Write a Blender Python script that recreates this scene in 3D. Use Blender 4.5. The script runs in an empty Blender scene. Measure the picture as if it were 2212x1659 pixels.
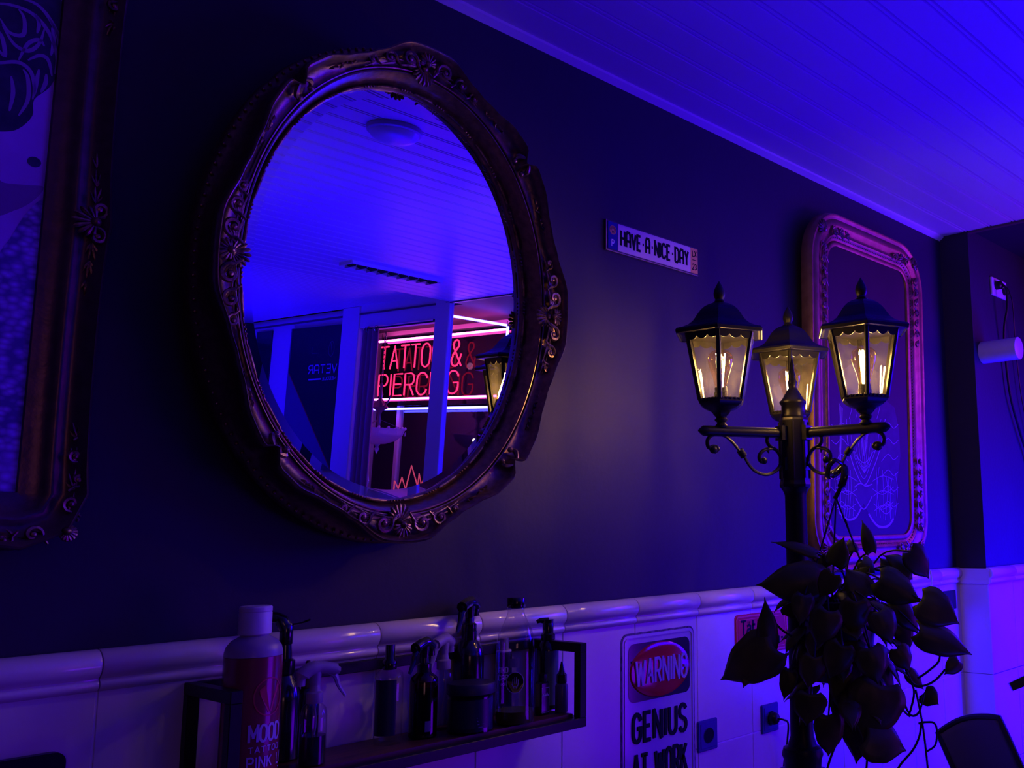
import bpy, math, random
from math import sin, cos, pi, radians, sqrt, atan2
from mathutils import Vector as V, Matrix
random.seed(7)
S = bpy.context.scene
COL = S.collection

# ---------------------------------------------------------------- camera
# long wall is the plane y = 0, the room lies at y < 0, x runs along the wall, z is up (metres)
RX = V((0.63138416, -0.77531861, -0.01533316))      # camera right
RY = V((0.10635151, 0.10615985, -0.98864526))       # camera down
RZ = V((0.76814283, 0.62258425, 0.14948396))        # camera forward
CAM = V((0.0, -1.8, 1.55))
F, PX, PY = 2090.0, 1544.0, 821.0
cd = bpy.data.cameras.new('camera')
cd.sensor_fit = 'HORIZONTAL'; cd.sensor_width = 36.0
cd.lens = F / 2212 * 36
cd.shift_x = -(PX - 1106) / 2212
cd.shift_y = -(829.5 - PY) / 2212
cd.clip_start = 0.02
co = bpy.data.objects.new('camera', cd); COL.objects.link(co)
m3 = Matrix((RX, -RY, -RZ)).transposed()
co.matrix_world = Matrix.Translation(CAM) @ m3.to_4x4()
S.camera = co
S.view_settings.view_transform = 'Standard'
S.view_settings.look = 'None'
S.view_settings.exposure = 0.0
S.view_settings.gamma = 1.0
S.view_settings.use_curve_mapping = False

# ---------------------------------------------------------------- night outside, LED light in the bay, added fill lights
w = bpy.data.worlds.new('world'); S.world = w; w.use_nodes = True
w.node_tree.nodes['Background'].inputs['Color'].default_value = (0.10, 0.0, 0.35, 1)
w.node_tree.nodes['Background'].inputs['Strength'].default_value = 0.02

def area(name, loc, rot, sx, sy, col, power, spread=180):
    l = bpy.data.lights.new(name, 'AREA'); l.shape = 'RECTANGLE'
    l.size = sx; l.size_y = sy; l.color = col; l.energy = power
    l.spread = radians(spread)
    o = bpy.data.objects.new(name, l); COL.objects.link(o)
    o.location = loc; o.rotation_euler = [radians(a) for a in rot]
    return o
FIL = 340.0
NPK = 2.6
NBC, NBS = (0.05, 0.045, 1.0), 26.0
NPC, NPS = (1.0, 0.07, 0.5), 20.0
BLUE = (0.008, 0.0, 1.0)
# blue LED wash from the shop window bay, facing into the room
area('bay_led', (4.45, -1.95, 2.00), (0, 90, 0), .9, 2.2, BLUE, 80)
# LED light low in the bay, turned to the stepped wall
area('bay_low_led', (4.30, -1.30, 1.15), (90, 0, 8), .5, .8, BLUE, 95, 110)
# violet fill light added low by the window, out of view, to brighten the tiles
area('low_violet_fill', (4.05, -3.1, .60), (90, 0, 48), 1.9, .9, (0.15, 0.0, 1.0), 13, 120)
# two unseen blue fill lights, added below to brighten the ceiling
area('ceiling_fill', (2.5, -1.9, 0.6), (180, 0, 0), 1.6, 1.2, BLUE, 37, 110)
area('rear_fill', (2.2, -5.8, 0.8), (180, 0, 0), 2.2, 1.5, BLUE, 110, 120)
# dim magenta fill, an added unseen light at the far left of the room
area('magenta_fill', (-1.8, -5.5, 1.9), (90, 0, -28), 1.2, .8, (1.0, 0.40, 0.55), 3.5)
# pink neon glow high in the bay, towards the stepped wall
area('bay_pink_led', (4.40, -1.25, 2.25), (90, 0, 25), .6, .5, (1.0, 0.05, 0.50), 2.4, 140)
# ---------------------------------------------------------------- point helpers (pixel of the photo -> place in the room)
def ray(x, y): return RX * ((x - PX) / F) + RY * ((y - PY) / F) + RZ
def at(x, y, h=0.0):
    r = ray(x, y); return CAM + r * ((1.8 - h) / r.y)
def atx(x, y, X):
    r = ray(x, y); return CAM + r * (X / r.x)
def atd(x, y, d): return CAM + ray(x, y) * d

# ---------------------------------------------------------------- materials
MATS = {}
def mat(name, col, rough=0.5, metal=0.0, var=0.0, vscale=8.0, bump=0.0, bscale=60.0, coat=0.0,
        col2=None, emit=None, estr=0.0, stretch=(1, 1, 1), spec=0.5, sss=0.0, trans=0.0, sheen=0.0):
    if name in MATS: return MATS[name]
    m = bpy.data.materials.new(name); m.use_nodes = True
    nt = m.node_tree; b = nt.nodes['Principled BSDF']
    b.inputs['Base Color'].default_value = (*col, 1)
    b.inputs['Roughness'].default_value = rough
    b.inputs['Metallic'].default_value = metal
    b.inputs['Coat Weight'].default_value = coat
    b.inputs['Coat Roughness'].default_value = 0.08
    b.inputs['Specular IOR Level'].default_value = spec
    b.inputs['Transmission Weight'].default_value = trans
    b.inputs['Sheen Weight'].default_value = sheen
    tc = nt.nodes.new('ShaderNodeTexCoord'); mp = nt.nodes.new('ShaderNodeMapping')
    nt.links.new(tc.outputs['Object'], mp.inputs['Vector'])
    mp.inputs['Scale'].default_value = stretch
    if var > 0 or col2:
        n = nt.nodes.new('ShaderNodeTexNoise'); n.inputs['Scale'].default_value = vscale; n.inputs['Detail'].default_value = 6
        nt.links.new(mp.outputs['Vector'], n.inputs['Vector'])
        r = nt.nodes.new('ShaderNodeValToRGB')
        c2 = col2 or tuple(max(0, c * (1 - var)) for c in col)
        r.color_ramp.elements[0].position = 0.35; r.color_ramp.elements[1].position = 0.65
        r.color_ramp.elements[0].color = (*c2, 1); r.color_ramp.elements[1].color = (*col, 1)
        nt.links.new(n.outputs['Fac'], r.inputs['Fac']); nt.links.new(r.outputs['Color'], b.inputs['Base Color'])
    if bump > 0:
        n = nt.nodes.new('ShaderNodeTexNoise'); n.inputs['Scale'].default_value = bscale; n.inputs['Detail'].default_value = 4
        nt.links.new(mp.outputs['Vector'], n.inputs['Vector'])
        u = nt.nodes.new('ShaderNodeBump'); u.inputs['Strength'].default_value = bump; u.inputs['Distance'].default_value = 0.002
        nt.links.new(n.outputs['Fac'], u.inputs['Height']); nt.links.new(u.outputs['Normal'], b.inputs['Normal'])
    if emit:
        b.inputs['Emission Color'].default_value = (*emit, 1); b.inputs['Emission Strength'].default_value = estr
    MATS[name] = m; return m

def pane_mat(name, tint=(1, 1, 1), refl=1.0, rough=0.02, haze=0.0, edge=0.6):
    """thin clear sheet: light goes straight through, edges and grazing views reflect"""
    if name in MATS: return MATS[name]
    m = bpy.data.materials.new(name); m.use_nodes = True; nt = m.node_tree
    nt.nodes.remove(nt.nodes['Principled BSDF']); out = nt.nodes['Material Output']
    tr = nt.nodes.new('ShaderNodeBsdfTransparent'); tr.inputs['Color'].default_value = (*tint, 1)
    gl = nt.nodes.new('ShaderNodeBsdfGlossy'); gl.inputs['Roughness'].default_value = rough
    gl.inputs['Color'].default_value = (refl, refl, refl, 1)
    lw = nt.nodes.new('ShaderNodeLayerWeight'); lw.inputs['Blend'].default_value = 0.5
    pw = nt.nodes.new('ShaderNodeMath'); pw.operation = 'POWER'; pw.inputs[1].default_value = 4.0
    fr = nt.nodes.new('ShaderNodeMath'); fr.operation = 'MULTIPLY_ADD'; fr.inputs[1].default_value = edge; fr.inputs[2].default_value = 0.045
    nt.links.new(lw.outputs['Facing'], pw.inputs[0]); nt.links.new(pw.outputs[0], fr.inputs[0])
    mx = nt.nodes.new('ShaderNodeMixShader')
    nt.links.new(fr.outputs[0], mx.inputs['Fac'])
    nt.links.new(tr.outputs[0], mx.inputs[1]); nt.links.new(gl.outputs[0], mx.inputs[2])
    last = mx
    if haze > 0:
        df = nt.nodes.new('ShaderNodeBsdfDiffuse'); df.inputs['Color'].default_value = (0.7, 0.7, 0.7, 1)
        n = nt.nodes.new('ShaderNodeTexNoise'); n.inputs['Scale'].default_value = 40; n.inputs['Detail'].default_value = 6
        mt = nt.nodes.new('ShaderNodeMath'); mt.operation = 'MULTIPLY'; mt.inputs[1].default_value = haze * 2
        tc = nt.nodes.new('ShaderNodeTexCoord'); nt.links.new(tc.outputs['Object'], n.inputs['Vector'])
        nt.links.new(n.outputs['Fac'], mt.inputs[0])
        m2 = nt.nodes.new('ShaderNodeMixShader'); nt.links.new(mt.outputs[0], m2.inputs['Fac'])
        nt.links.new(mx.outputs[0], m2.inputs[1]); nt.links.new(df.outputs[0], m2.inputs[2]); last = m2
    nt.links.new(last.outputs[0], out.inputs['Surface'])
    MATS[name] = m; return m

def glow(name, col, strength):
    if name in MATS: return MATS[name]
    m = bpy.data.materials.new(name); m.use_nodes = True; nt = m.node_tree
    nt.nodes.remove(nt.nodes['Principled BSDF'])
    e = nt.nodes.new('ShaderNodeEmission'); e.inputs['Color'].default_value = (*col, 1); e.inputs['Strength'].default_value = strength
    nt.links.new(e.outputs[0], nt.nodes['Material Output'].inputs['Surface'])
    MATS[name] = m; return m

# ---------------------------------------------------------------- mesh builder
class MB:
    def __init__(s, fn=None): s.v = []; s.f = []; s.mi = []; s.cur = 0; s.fn = fn
    def add(s, vs, fs):
        o = len(s.v)
        for p in vs:
            p = V(p)
            s.v.append(tuple(s.fn(p)) if s.fn else tuple(p))
        for f in fs: s.f.append([i + o for i in f]); s.mi.append(s.cur)
        return s
    def box(s, c, size, rz=0.0, M=None):
        c = V(c); hx, hy, hz = [a / 2 for a in size]
        vs = [V((x, y, z)) for x in (-hx, hx) for y in (-hy, hy) for z in (-hz, hz)]
        if rz: R = Matrix.Rotation(rz, 3, 'Z'); vs = [R @ q for q in vs]
        if M: vs = [M @ q for q in vs]
        vs = [q + c for q in vs]
        return s.add(vs, [(0, 1, 3, 2), (4, 6, 7, 5), (0, 4, 5, 1), (2, 3, 7, 6), (0, 2, 6, 4), (1, 5, 7, 3)])
    def cbox(s, c, size, b=0.003, M=None):
        """box with chamfered edges"""
        c = V(c); h = [a / 2 for a in size]; vs = []; idx = {}
        for sx in (-1, 1):
            for sy in (-1, 1):
                for sz in (-1, 1):
                    for k in range(3):
                        q = [sx * h[0], sy * h[1], sz * h[2]]; sg = (sx, sy, sz)
                        for j in range(3):
                            if j != k: q[j] -= sg[j] * b
                        q = V(q); q = M @ q if M else q
                        idx[(sx, sy, sz, k)] = len(vs); vs.append(q + c)
        fs = []
        for k in range(3):
            a, d = [j for j in range(3) if j != k]
            for sg in (-1, 1):
                q = []
                for sa, sd in ((-1, -1), (1, -1), (1, 1), (-1, 1)):
                    t = [0, 0, 0]; t[k] = sg; t[a] = sa; t[d] = sd; q.append(idx[(*t, k)])
                fs.append(q)
        for k in range(3):
            a, d = [j for j in range(3) if j != k]
            for sa in (-1, 1):
                for sd in (-1, 1):
                    q = []
                    for sk, kk in ((-1, a), (1, a), (1, d), (-1, d)):
                        t = [0, 0, 0]; t[k] = sk; t[a] = sa; t[d] = sd; q.append(idx[(*t, kk)])
                    fs.append(q)
        for sx in (-1, 1):
            for sy in (-1, 1):
                for sz in (-1, 1): fs.append([idx[(sx, sy, sz, k)] for k in range(3)])
        return s.add(vs, fs)
    def tube(s, pts, r, n=8, closed=False, flat=1.0, up=None, cap=True):
        pts = [V(p) for p in pts]; N = len(pts)
        rs = r if isinstance(r, (list, tuple)) else [r] * N
        vs = []; fs = []; prev = None
        for i, p in enumerate(pts):
            if closed: t = pts[(i + 1) % N] - pts[i - 1]
            else: t = pts[min(i + 1, N - 1)] - pts[max(i - 1, 0)]
            if t.length < 1e-9: t = V((0, 0, 1))
            t.normalize()
            if up is not None: a = V(up).cross(t)
            elif prev is None: a = t.orthogonal()
            else: a = prev - t * prev.dot(t)
            if a.length < 1e-6: a = t.orthogonal()
            a.normalize(); prev = a; b = t.cross(a)
            for k in range(n):
                g = 2 * pi * k / n
                vs.append(p + (a * cos(g) + b * sin(g) * flat) * rs[i])
        M = N if closed else N - 1
        for i in range(M):
            j = (i + 1) % N
            for k in range(n):
                k2 = (k + 1) % n; fs.append((i * n + k, i * n + k2, j * n + k2, j * n + k))
        if not closed and cap: fs.append(list(range(n))[::-1]); fs.append([(N - 1) * n + k for k in range(n)])
        return s.add(vs, fs)
    def lathe(s, prof, n=24, c=(0, 0, 0), M=None, rot=0.0, caps=True):
        """prof: (radius, height) pairs"""
        c = V(c); vs = []; fs = []
        for r, z in prof:
            for k in range(n):
                g = 2 * pi * k / n + rot; q = V((r * cos(g), r * sin(g), z))
                vs.append((M @ q if M else q) + c)
        for i in range(len(prof) - 1):
            for k in range(n):
                k2 = (k + 1) % n; fs.append((i * n + k, i * n + k2, (i + 1) * n + k2, (i + 1) * n + k))
        if caps:
            if prof[0][0] > 1e-5: fs.append(list(range(n))[::-1])
            if prof[-1][0] > 1e-5: fs.append([(len(prof) - 1) * n + k for k in range(n)])
        return s.add(vs, fs)
    def ell(s, c, rad, n=10, M=None):
        pr = [(max(1e-6, sin(pi * i / n)), -cos(pi * i / n)) for i in range(n + 1)]
        D = Matrix.Diagonal(V(rad)); 
        return s.lathe(pr, n * 2, c, (M @ D) if M else D, caps=False)
    def prism(s, poly, d0, d1):
        """poly in (u, v); extruded along w from d0 to d1"""
        n = len(poly); vs = [(a, b, d0) for a, b in poly] + [(a, b, d1) for a, b in poly]
        fs = [list(range(n))[::-1], [n + k for k in range(n)]] + [(k, (k + 1) % n, n + (k + 1) % n, n + k) for k in range(n)]
        return s.add(vs, fs)
    def ribbon(s, pts, wd, w0, th):
        """flat painted stroke in the (u, v) plane at height w0"""
        if not isinstance(wd, (list, tuple)) and len(pts) > 2:      # square joints at sharp corners
            for i in range(1, len(pts) - 1):
                a, b, c = [V((q[0], q[1])) for q in pts[i - 1:i + 2]]
                d1, d2 = b - a, c - b
                if d1.length > 1e-9 and d2.length > 1e-9 and d1.normalized().dot(d2.normalized()) < .35:
                    e1, e2 = d1.normalized() * wd * .42, d2.normalized() * wd * .42
                    s.ribbon(list(pts[:i]) + [tuple(b + e1)], wd, w0, th)
                    return s.ribbon([tuple(b - e2)] + list(pts[i + 1:]), wd, w0 + th * .02, th)
        pts = [V((p[0], p[1])) for p in pts]; N = len(pts); ws = wd if isinstance(wd, (list, tuple)) else [wd] * N
        vs = []; fs = []
        for i, p in enumerate(pts):
            if i == 0: t = pts[1] - p; m = 1
            elif i == N - 1: t = p - pts[i - 1]; m = 1
            else:
                t1 = (p - pts[i - 1]); t2 = (pts[i + 1] - p)
                if t1.length < 1e-9: t1 = t2
                if t2.length < 1e-9: t2 = t1
                t1 = t1.normalized(); t2 = t2.normalized(); t = t1 + t2
                if t.length < 1e-3: t = t1
                m = min(1.25, 1 / max(0.3, t.normalized().dot(t1)))
            t = t.normalized() if t.length > 1e-9 else V((1, 0)); nn = V((-t.y, t.x)) * ws[i] / 2 * m
            for q in (p + nn, p - nn): vs.append((q.x, q.y, w0)); vs.append((q.x, q.y, w0 + th))
        for i in range(N - 1):
            a = i * 4; b = a + 4
            fs += [(a + 1, a + 3, b + 3, b + 1), (a, b, b + 2, a + 2), (a, a + 1, b + 1, b), (a + 2, b + 2, b + 3, a + 3)]
        fs += [(0, 2, 3, 1), (N * 4 - 4, N * 4 - 3, N * 4 - 1, N * 4 - 2)]
        return s.add(vs, fs)
    def build(s, name, m, parent=None, smooth=False, local=False, angle=40, kind=None):
        me = bpy.data.meshes.new(name); me.from_pydata(s.v, [], s.f)
        for mm in (m if isinstance(m, (list, tuple)) else [m]): me.materials.append(mm)
        if isinstance(m, (list, tuple)): me.polygons.foreach_set('material_index', s.mi)
        me.validate()
        import bmesh
        bm = bmesh.new(); bm.from_mesh(me); bmesh.ops.recalc_face_normals(bm, faces=bm.faces); bm.to_mesh(me); bm.free()
        if smooth:
            me.polygons.foreach_set('use_smooth', [True] * len(me.polygons))
            try: me.set_sharp_from_angle(angle=radians(angle))
            except Exception: pass
        me.update()
        o = bpy.data.objects.new(name, me); COL.objects.link(o)
        if parent is not None:
            o.parent = parent
            if not local: o.matrix_parent_inverse = WM(parent).inverted()
        if kind: o['kind'] = kind
        return o

def WM(o):
    M = Matrix.LocRotScale(o.location, o.rotation_euler, o.scale)
    if o.parent: return WM(o.parent) @ o.matrix_parent_inverse @ M
    return M
def tag(o, label, cat, group=None):
    o['label'] = label; o['category'] = cat
    if group: o['group'] = group
    return o
def thing(name, label, cat, loc, rot=(0, 0, 0), group=None):
    o = bpy.data.objects.new(name, None); COL.objects.link(o)
    o.empty_display_size = 0.05; o.location = loc; o.rotation_euler = rot
    return tag(o, label, cat, group)
def copy_tree(o, parent=None):
    c = o.copy(); COL.objects.link(c)
    if parent is not None: c.parent = parent
    for ch in list(o.children): copy_tree(ch, c)
    return c
def smoothline(pts, n=6):
    """Catmull-Rom through points"""
    pts = [V(p) for p in pts]; P = [pts[0]] + pts + [pts[-1]]; out = []
    for i in range(1, len(P) - 2):
        for k in range(n):
            t = k / n; a, b, c, d = P[i - 1], P[i], P[i + 1], P[i + 2]
            out.append(0.5 * ((2 * b) + (c - a) * t + (2 * a - 5 * b + 4 * c - d) * t * t + (3 * b - a - 3 * c + d) * t ** 3))
    out.append(pts[-1]); return out

# ---------------------------------------------------------------- stroke lettering (unit height 1, width in table)
def arc(cx, cy, rx, ry, a0, a1, n=8):
    return [(cx + rx * cos(radians(a0 + (a1 - a0) * i / n)), cy + ry * sin(radians(a0 + (a1 - a0) * i / n))) for i in range(n + 1)]
G = {
 'A': (.5, [[(0, 0), (.25, 1), (.5, 0)], [(.09, .35), (.41, .35)]]),
 'a': (.5, [[(0, 0), (0, .82), (.12, 1), (.38, 1), (.5, .82), (.5, 0)], [(0, .4), (.5, .4)]]),
 'B': (.5, [[(0, 0), (0, 1), (.35, 1)] + arc(.35, .76, .15, .24, 90, -90) + [(0, .52)], [(.3, .52)] + arc(.33, .26, .17, .26, 90, -90) + [(0, 0)]]),
 'C': (.5, [arc(.25, .7, .25, .3, 10, 180) + arc(.25, .3, .25, .3, 180, 350)]),
 'D': (.5, [[(0, 0), (0, 1), (.3, 1), (.5, .8), (.5, .2), (.3, 0), (0, 0)]]),
 'E': (.42, [[(.42, 1), (0, 1), (0, 0), (.42, 0)], [(0, .52), (.36, .52)]]),
 'F': (.42, [[(.42, 1), (0, 1), (0, 0)], [(0, .52), (.36, .52)]]),
 'G': (.5, [arc(.25, .7, .25, .3, 10, 180) + arc(.25, .3, .25, .3, 180, 360) + [(.5, .48), (.28, .48)]]),
 'H': (.5, [[(0, 0), (0, 1)], [(.5, 0), (.5, 1)], [(0, .5), (.5, .5)]]),
 'I': (.06, [[(.03, 0), (.03, 1)]]),
 'K': (.48, [[(0, 0), (0, 1)], [(.46, 1), (.02, .42)], [(.16, .6), (.48, 0)]]),
 'L': (.42, [[(0, 1), (0, 0), (.42, 0)]]),
 'M': (.62, [[(0, 0), (0, 1), (.31, .3), (.62, 1), (.62, 0)]]),
 'N': (.5, [[(0, 0), (0, 1), (.5, 0), (.5, 1)]]),
 'O': (.5, [arc(.25, .7, .25, .3, 0, 180) + arc(.25, .3, .25, .3, 180, 360) + [(.5, .7)]]),
 'P': (.48, [[(0, 0), (0, 1), (.3, 1)] + arc(.3, .74, .18, .26, 90, -90) + [(0, .48)]]),
 'R': (.48, [[(0, 0), (0, 1), (.3, 1)] + arc(.3, .74, .18, .26, 90, -90) + [(0, .48)], [(.24, .48), (.48, 0)]]),
 'S': (.48, [arc(.24, .75, .24, .25, 20, 220) + arc(.24, .25, .24, .25, 40, -160)]),
 'T': (.5, [[(0, 1), (.5, 1)], [(.25, 1), (.25, 0)]]),
 'U': (.5, [[(0, 1), (0, .3)] + arc(.25, .27, .25, .27, 180, 360) + [(.5, 1)]]),
 'V': (.5, [[(0, 1), (.25, 0), (.5, 1)]]),
 'W': (.74, [[(0, 1), (.18, 0), (.37, .85), (.56, 0), (.74, 1)]]),
 'X': (.48, [[(0, 0), (.48, 1)], [(0, 1), (.48, 0)]]),
 'Y': (.5, [[(0, 1), (.25, .5), (.5, 1)], [(.25, .5), (.25, 0)]]),
 '2': (.46, [arc(.23, .75, .23, .25, 160, -20) + [(0, 0), (.46, 0)]]),
 '3': (.46, [arc(.22, .76, .22, .24, 150, -80) + arc(.22, .27, .24, .27, 80, -150)]),
 '-': (.3, [[(.07, .5), (.23, .5)]]),
 '_': (.6, [[(0, .5), (.6, .5)]]),
 '&': (.6, [[(.6, 0), (.12, .72)] + arc(.27, .82, .16, .18, 200, -20) + [(.08, .42)] + arc(.25, .22, .22, .22, 130, 330) + [(.58, .45)]]),
 't': (.34, [[(.1, 1), (.1, .15), (.2, 0), (.34, .1)], [(0, .68), (.32, .68)]]),
 'q': (.4, [[(.02, .6), (.2, .68), (.36, .6), (.36, 0)], [(.36, .4), (.1, .36), (.02, .18), (.14, 0), (.36, .14)], [(.1, .86), (.14, .86)], [(.26, .86), (.3, .86)]]),
 'r': (.3, [[(.05, 0), (.05, .66)], [(.05, .5), (.18, .66), (.3, .6)]]),
 'u': (.36, [[(.04, .66), (.04, .14), (.16, 0), (.32, .12)], [(.34, .66), (.34, 0)]]),
 'o': (.36, [arc(.18, .33, .17, .33, 0, 360, 12)]),
 ' ': (.3, []),
}
def strokes(text, h, xs=1.0, gap=.17):
    """list of polylines of the text, starting at u = 0, baseline v = 0; returns (polylines, width)"""
    x = 0; out = []
    for ch in text:
        wd, sl = G[ch]
        for pl in sl: out.append([((x + a) * h * xs, b * h) for a, b in pl if True])
        x += wd + gap
    return [p for p in out if len(p) > 1], (x - gap) * h * xs
def write(mb, text, u, v, width, h, sw, w0, th, gap=.17):
    pl, wd = strokes(text, h, 1.0, gap); k = width / wd
    for p in pl: mb.ribbon([(u + a * k, v + b) for a, b in p], sw, w0, th)
    return mb
# ================================================================ the room
M_paint = mat('navy_paint', (0.028, 0.021, 0.042), 0.58, var=0.12, vscale=3, bump=0.35, bscale=55, spec=0.3)
M_tile = mat('cream_glaze', (0.72, 0.66, 0.60), 0.26, var=0.06, vscale=5, bump=0.06, bscale=14, coat=0.12)
M_grout = mat('grout', (0.8, 0.74, 0.72), 0.7)
M_ceil = mat('white_ceiling_board', (0.62, 0.60, 0.62), 0.38, bump=0.03, bscale=20)
M_floor = mat('dark_floor', (0.10, 0.08, 0.08), 0.4, var=0.3, vscale=4)
M_white = mat('white_paint', (0.6, 0.58, 0.6), 0.5, bump=0.1, bscale=40)
M_black = mat('black_powder_metal', (0.010, 0.009, 0.009), 0.38, bump=0.1, bscale=300, spec=.3)
M_wallfn = lambda p: V((p.x, -p.z, p.y))           # (u along wall, v up, w out of the wall)
def WB(): return MB(M_wallfn)

def structure(mb, name, m, parent=None, **k):
    o = mb.build(name, m, parent, **k)
    if parent is None: o['kind'] = 'structure'
    return o
XE = 3.79                                            # where the wall steps forward and the ceiling ends
wb = structure(MB().box(((-3 + 5.2) / 2, 0.1, 1.6), (8.2, 0.2, 3.2)), 'wall_back', M_paint)
# tiled lower part with its moulded cap, tile by tile
def tiles(x0, x1, y, first, step=0.2478, zs=(0.0, 0.26, 0.605, 0.95, 1.318)):
    mb = MB(); x = first
    while x < x1 + step:
        a, b = max(x, x0), min(x + step, x1)
        if b - a > 0.01:
            for z0, z1 in zip(zs[:-1], zs[1:]):
                mb.cbox(((a + b) / 2, y - 0.005, (z0 + z1) / 2), (b - a - 0.003, 0.010, z1 - z0 - 0.003), 0.0012)
        x += step
    return mb
RP = [(0.0, 1.369), (0.010, 1.368), (0.020, 1.363), (0.0275, 1.355), (0.030, 1.345), (0.0285, 1.336), (0.022, 1.328), (0.0165, 1.3235),
      (0.0165, 1.3215), (0.020, 1.319), (0.0215, 1.314), (0.020, 1.309), (0.014, 1.305), (0.010, 1.303), (0.0, 1.303)]
def rail(x0, x1, y, first, step=0.2478):
    mb = MB(); x = first
    while x < x1 + step:
        a, b = max(x, x0) + 0.001, min(x + step, x1) - 0.001
        if b - a > 0.01:
            n = len(RP); vs = []
            for xx, k in ((a, 0.93), (a + 0.003, 1), (b - 0.003, 1), (b, 0.93)):
                vs += [(xx, y - h * k, z) for h, z in RP]
            fs = [(j * n + i, j * n + i + 1, (j + 1) * n + i + 1, (j + 1) * n + i) for j in range(3) for i in range(n - 1)]
            fs += [list(range(n)), [3 * n + i for i in range(n)][::-1]]
            mb.add(vs, fs)
        x += step
    return mb
FT = 0.619 - 7 * 0.2478
structure(MB().box(((-3 + XE) / 2, -0.0066, 0.66), (3 + XE, 0.0132, 1.32)), 'trim_1', M_grout)
structure(tiles(-3, XE, -0.005, FT), 'trim_2', M_tile)
M_railm = mat('cream_glaze_cap', (0.72, 0.66, 0.60), 0.13, var=0.06, vscale=5, bump=0.10, bscale=18, coat=0.3)
structure(rail(-3, XE, -0.004, FT), 'trim_3', M_railm, smooth=True)
# the wall steps 13 cm forward at XE
structure(MB().box(((XE + 5.4) / 2, -0.065, 1.6), (5.4 - XE, 0.13, 3.2)), 'wall_right', M_paint)
structure(tiles(XE - 0.010, 5.4, -0.13, XE - 0.010, 0.2478), 'trim_4', M_tile)
structure(rail(XE - 0.012, 5.4, -0.134, XE - 0.012), 'trim_5', M_railm, smooth=True)
pl = MB(lambda p: V((XE + 0.0, -p.x, p.y)) + V((-p.z, 0, 0)))
for z0, z1 in zip((0, .26, .605, .95), (.26, .605, .95, 1.318)): pl.box(((0.07), (z0 + z1) / 2, 0.005), (0.138, z1 - z0 - 0.002, 0.010))
pl.prism([(0.012, 1.303), (0.146, 1.303), (0.146, 1.364), (0.012, 1.364)], 0.008, 0.016)
pl.prism([(0.012, 1.303), (0.149, 1.303), (0.149, 1.320), (0.012, 1.320)], 0.014, 0.020)
structure(pl, 'trim_6', M_tile)

# boarded ceiling, boards run along the long wall
def boards(x0, x1, y0, y1, z, pitch=0.1045, off=-0.124):
    pr = [(y0, z)]; y = off
    while y > y1:
        if y < y0:
            for dy, dz in ((0.011, 0), (0.0085, 0.0085), (0.0045, 0.0085), (0.0035, 0.0), (-0.0035, 0.0), (-0.0045, 0.0085), (-0.0085, 0.0085), (-0.011, 0)): pr.append((y + dy, z + dz))
        y -= pitch
    pr.append((y1, z)); n = len(pr)
    vs = [(x0, a, b) for a, b in pr] + [(x1, a, b) for a, b in pr]
    vs += [(x0, y0, z + .08), (x0, y1, z + .08), (x1, y0, z + .08), (x1, y1, z + .08)]
    fs = [(i, i + 1, n + i + 1, n + i) for i in range(n - 1)] + [(2 * n, 2 * n + 1, 2 * n + 3, 2 * n + 2)]
    return MB().add(vs, fs)
structure(boards(-3, XE + 0.02, 0.0, -3.75, 2.78), 'ceiling', M_ceil)
structure(boards(-3, XE + 0.02, -3.75, -8, 2.84, 0.05, -3.78), 'ceiling_rear', M_ceil)
cv = MB().prism([(0, 0), (0.020, 0), (0.018, -0.006), (0.006, -0.014), (0, -0.018)], -3, XE)
cv.v = [(c, -a, 2.78 + b) for a, b, c in cv.v]
structure(cv, 'trim_7', M_ceil)
tm = MB().box((XE + 0.012, -4.0, 2.778), (0.02, 7.9, 0.012))
structure(tm, 'trim_8', mat('dark_trim', (0.10, 0.05, 0.05), 0.4))
structure(MB().box((4.265, -3.0, 2.84), (0.67, 5.9, 0.1)).box((3.87, -1.9, 2.84), (0.12, 3.8, 0.1)).box((5.0, -1.0, 2.84), (0.9, 1.8, 0.1)), 'ceiling_bay', M_paint)
structure(MB().box((1.0, -4.0, -0.05), (9.0, 8.4, 0.1)), 'floor', M_floor)
structure(MB().box((0.4, -8.1, 1.5), (7.2, 0.2, 3.0)), 'wall_front', M_paint)
structure(MB().box((-3.1, -4.0, 1.5), (0.2, 8.2, 3.0)), 'wall_left', M_paint)

# end wall towards the street: post, header, panels, window niche with the sign
structure(MB().cbox((3.825, -3.85, 1.42), (0.07, 0.12, 2.84), 0.006).cbox((3.80, -3.775, 1.39), (0.02, 0.05, 2.78), 0.004), 'trim_9', M_white)
structure(MB().box((3.86, -4.38, 2.73), (0.12, 0.97, 0.11)).box((3.84, -4.38, 2.672), (0.03, 0.97, 0.02)).box((3.86, -4.38, 2.825), (0.12, 0.97, 0.08)), 'trim_10', M_white)
structure(MB().cbox((3.86, -4.98, 1.42), (0.14, 0.24, 2.84), 0.006).box((3.87, -4.84, 1.40), (0.04, 0.05, 2.76)), 'trim_11', M_white)
structure(MB().box((3.89, -6.6, 1.42), (0.10, 3.0, 2.84)), 'wall_far', M_white)
structure(MB().box((3.92, -4.40, 0.55), (0.10, 1.0, 1.10)).box((4.2, -4.85, 1.08), (0.62, 1.9, 0.06)), 'trim_12', M_white)
wn = structure(MB().box((3.835, -6.40, 1.8), (0.012, 0.27, 1.9)), 'window_1', mat('night_glass', (0.01, 0.01, 0.03), 0.08))
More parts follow.
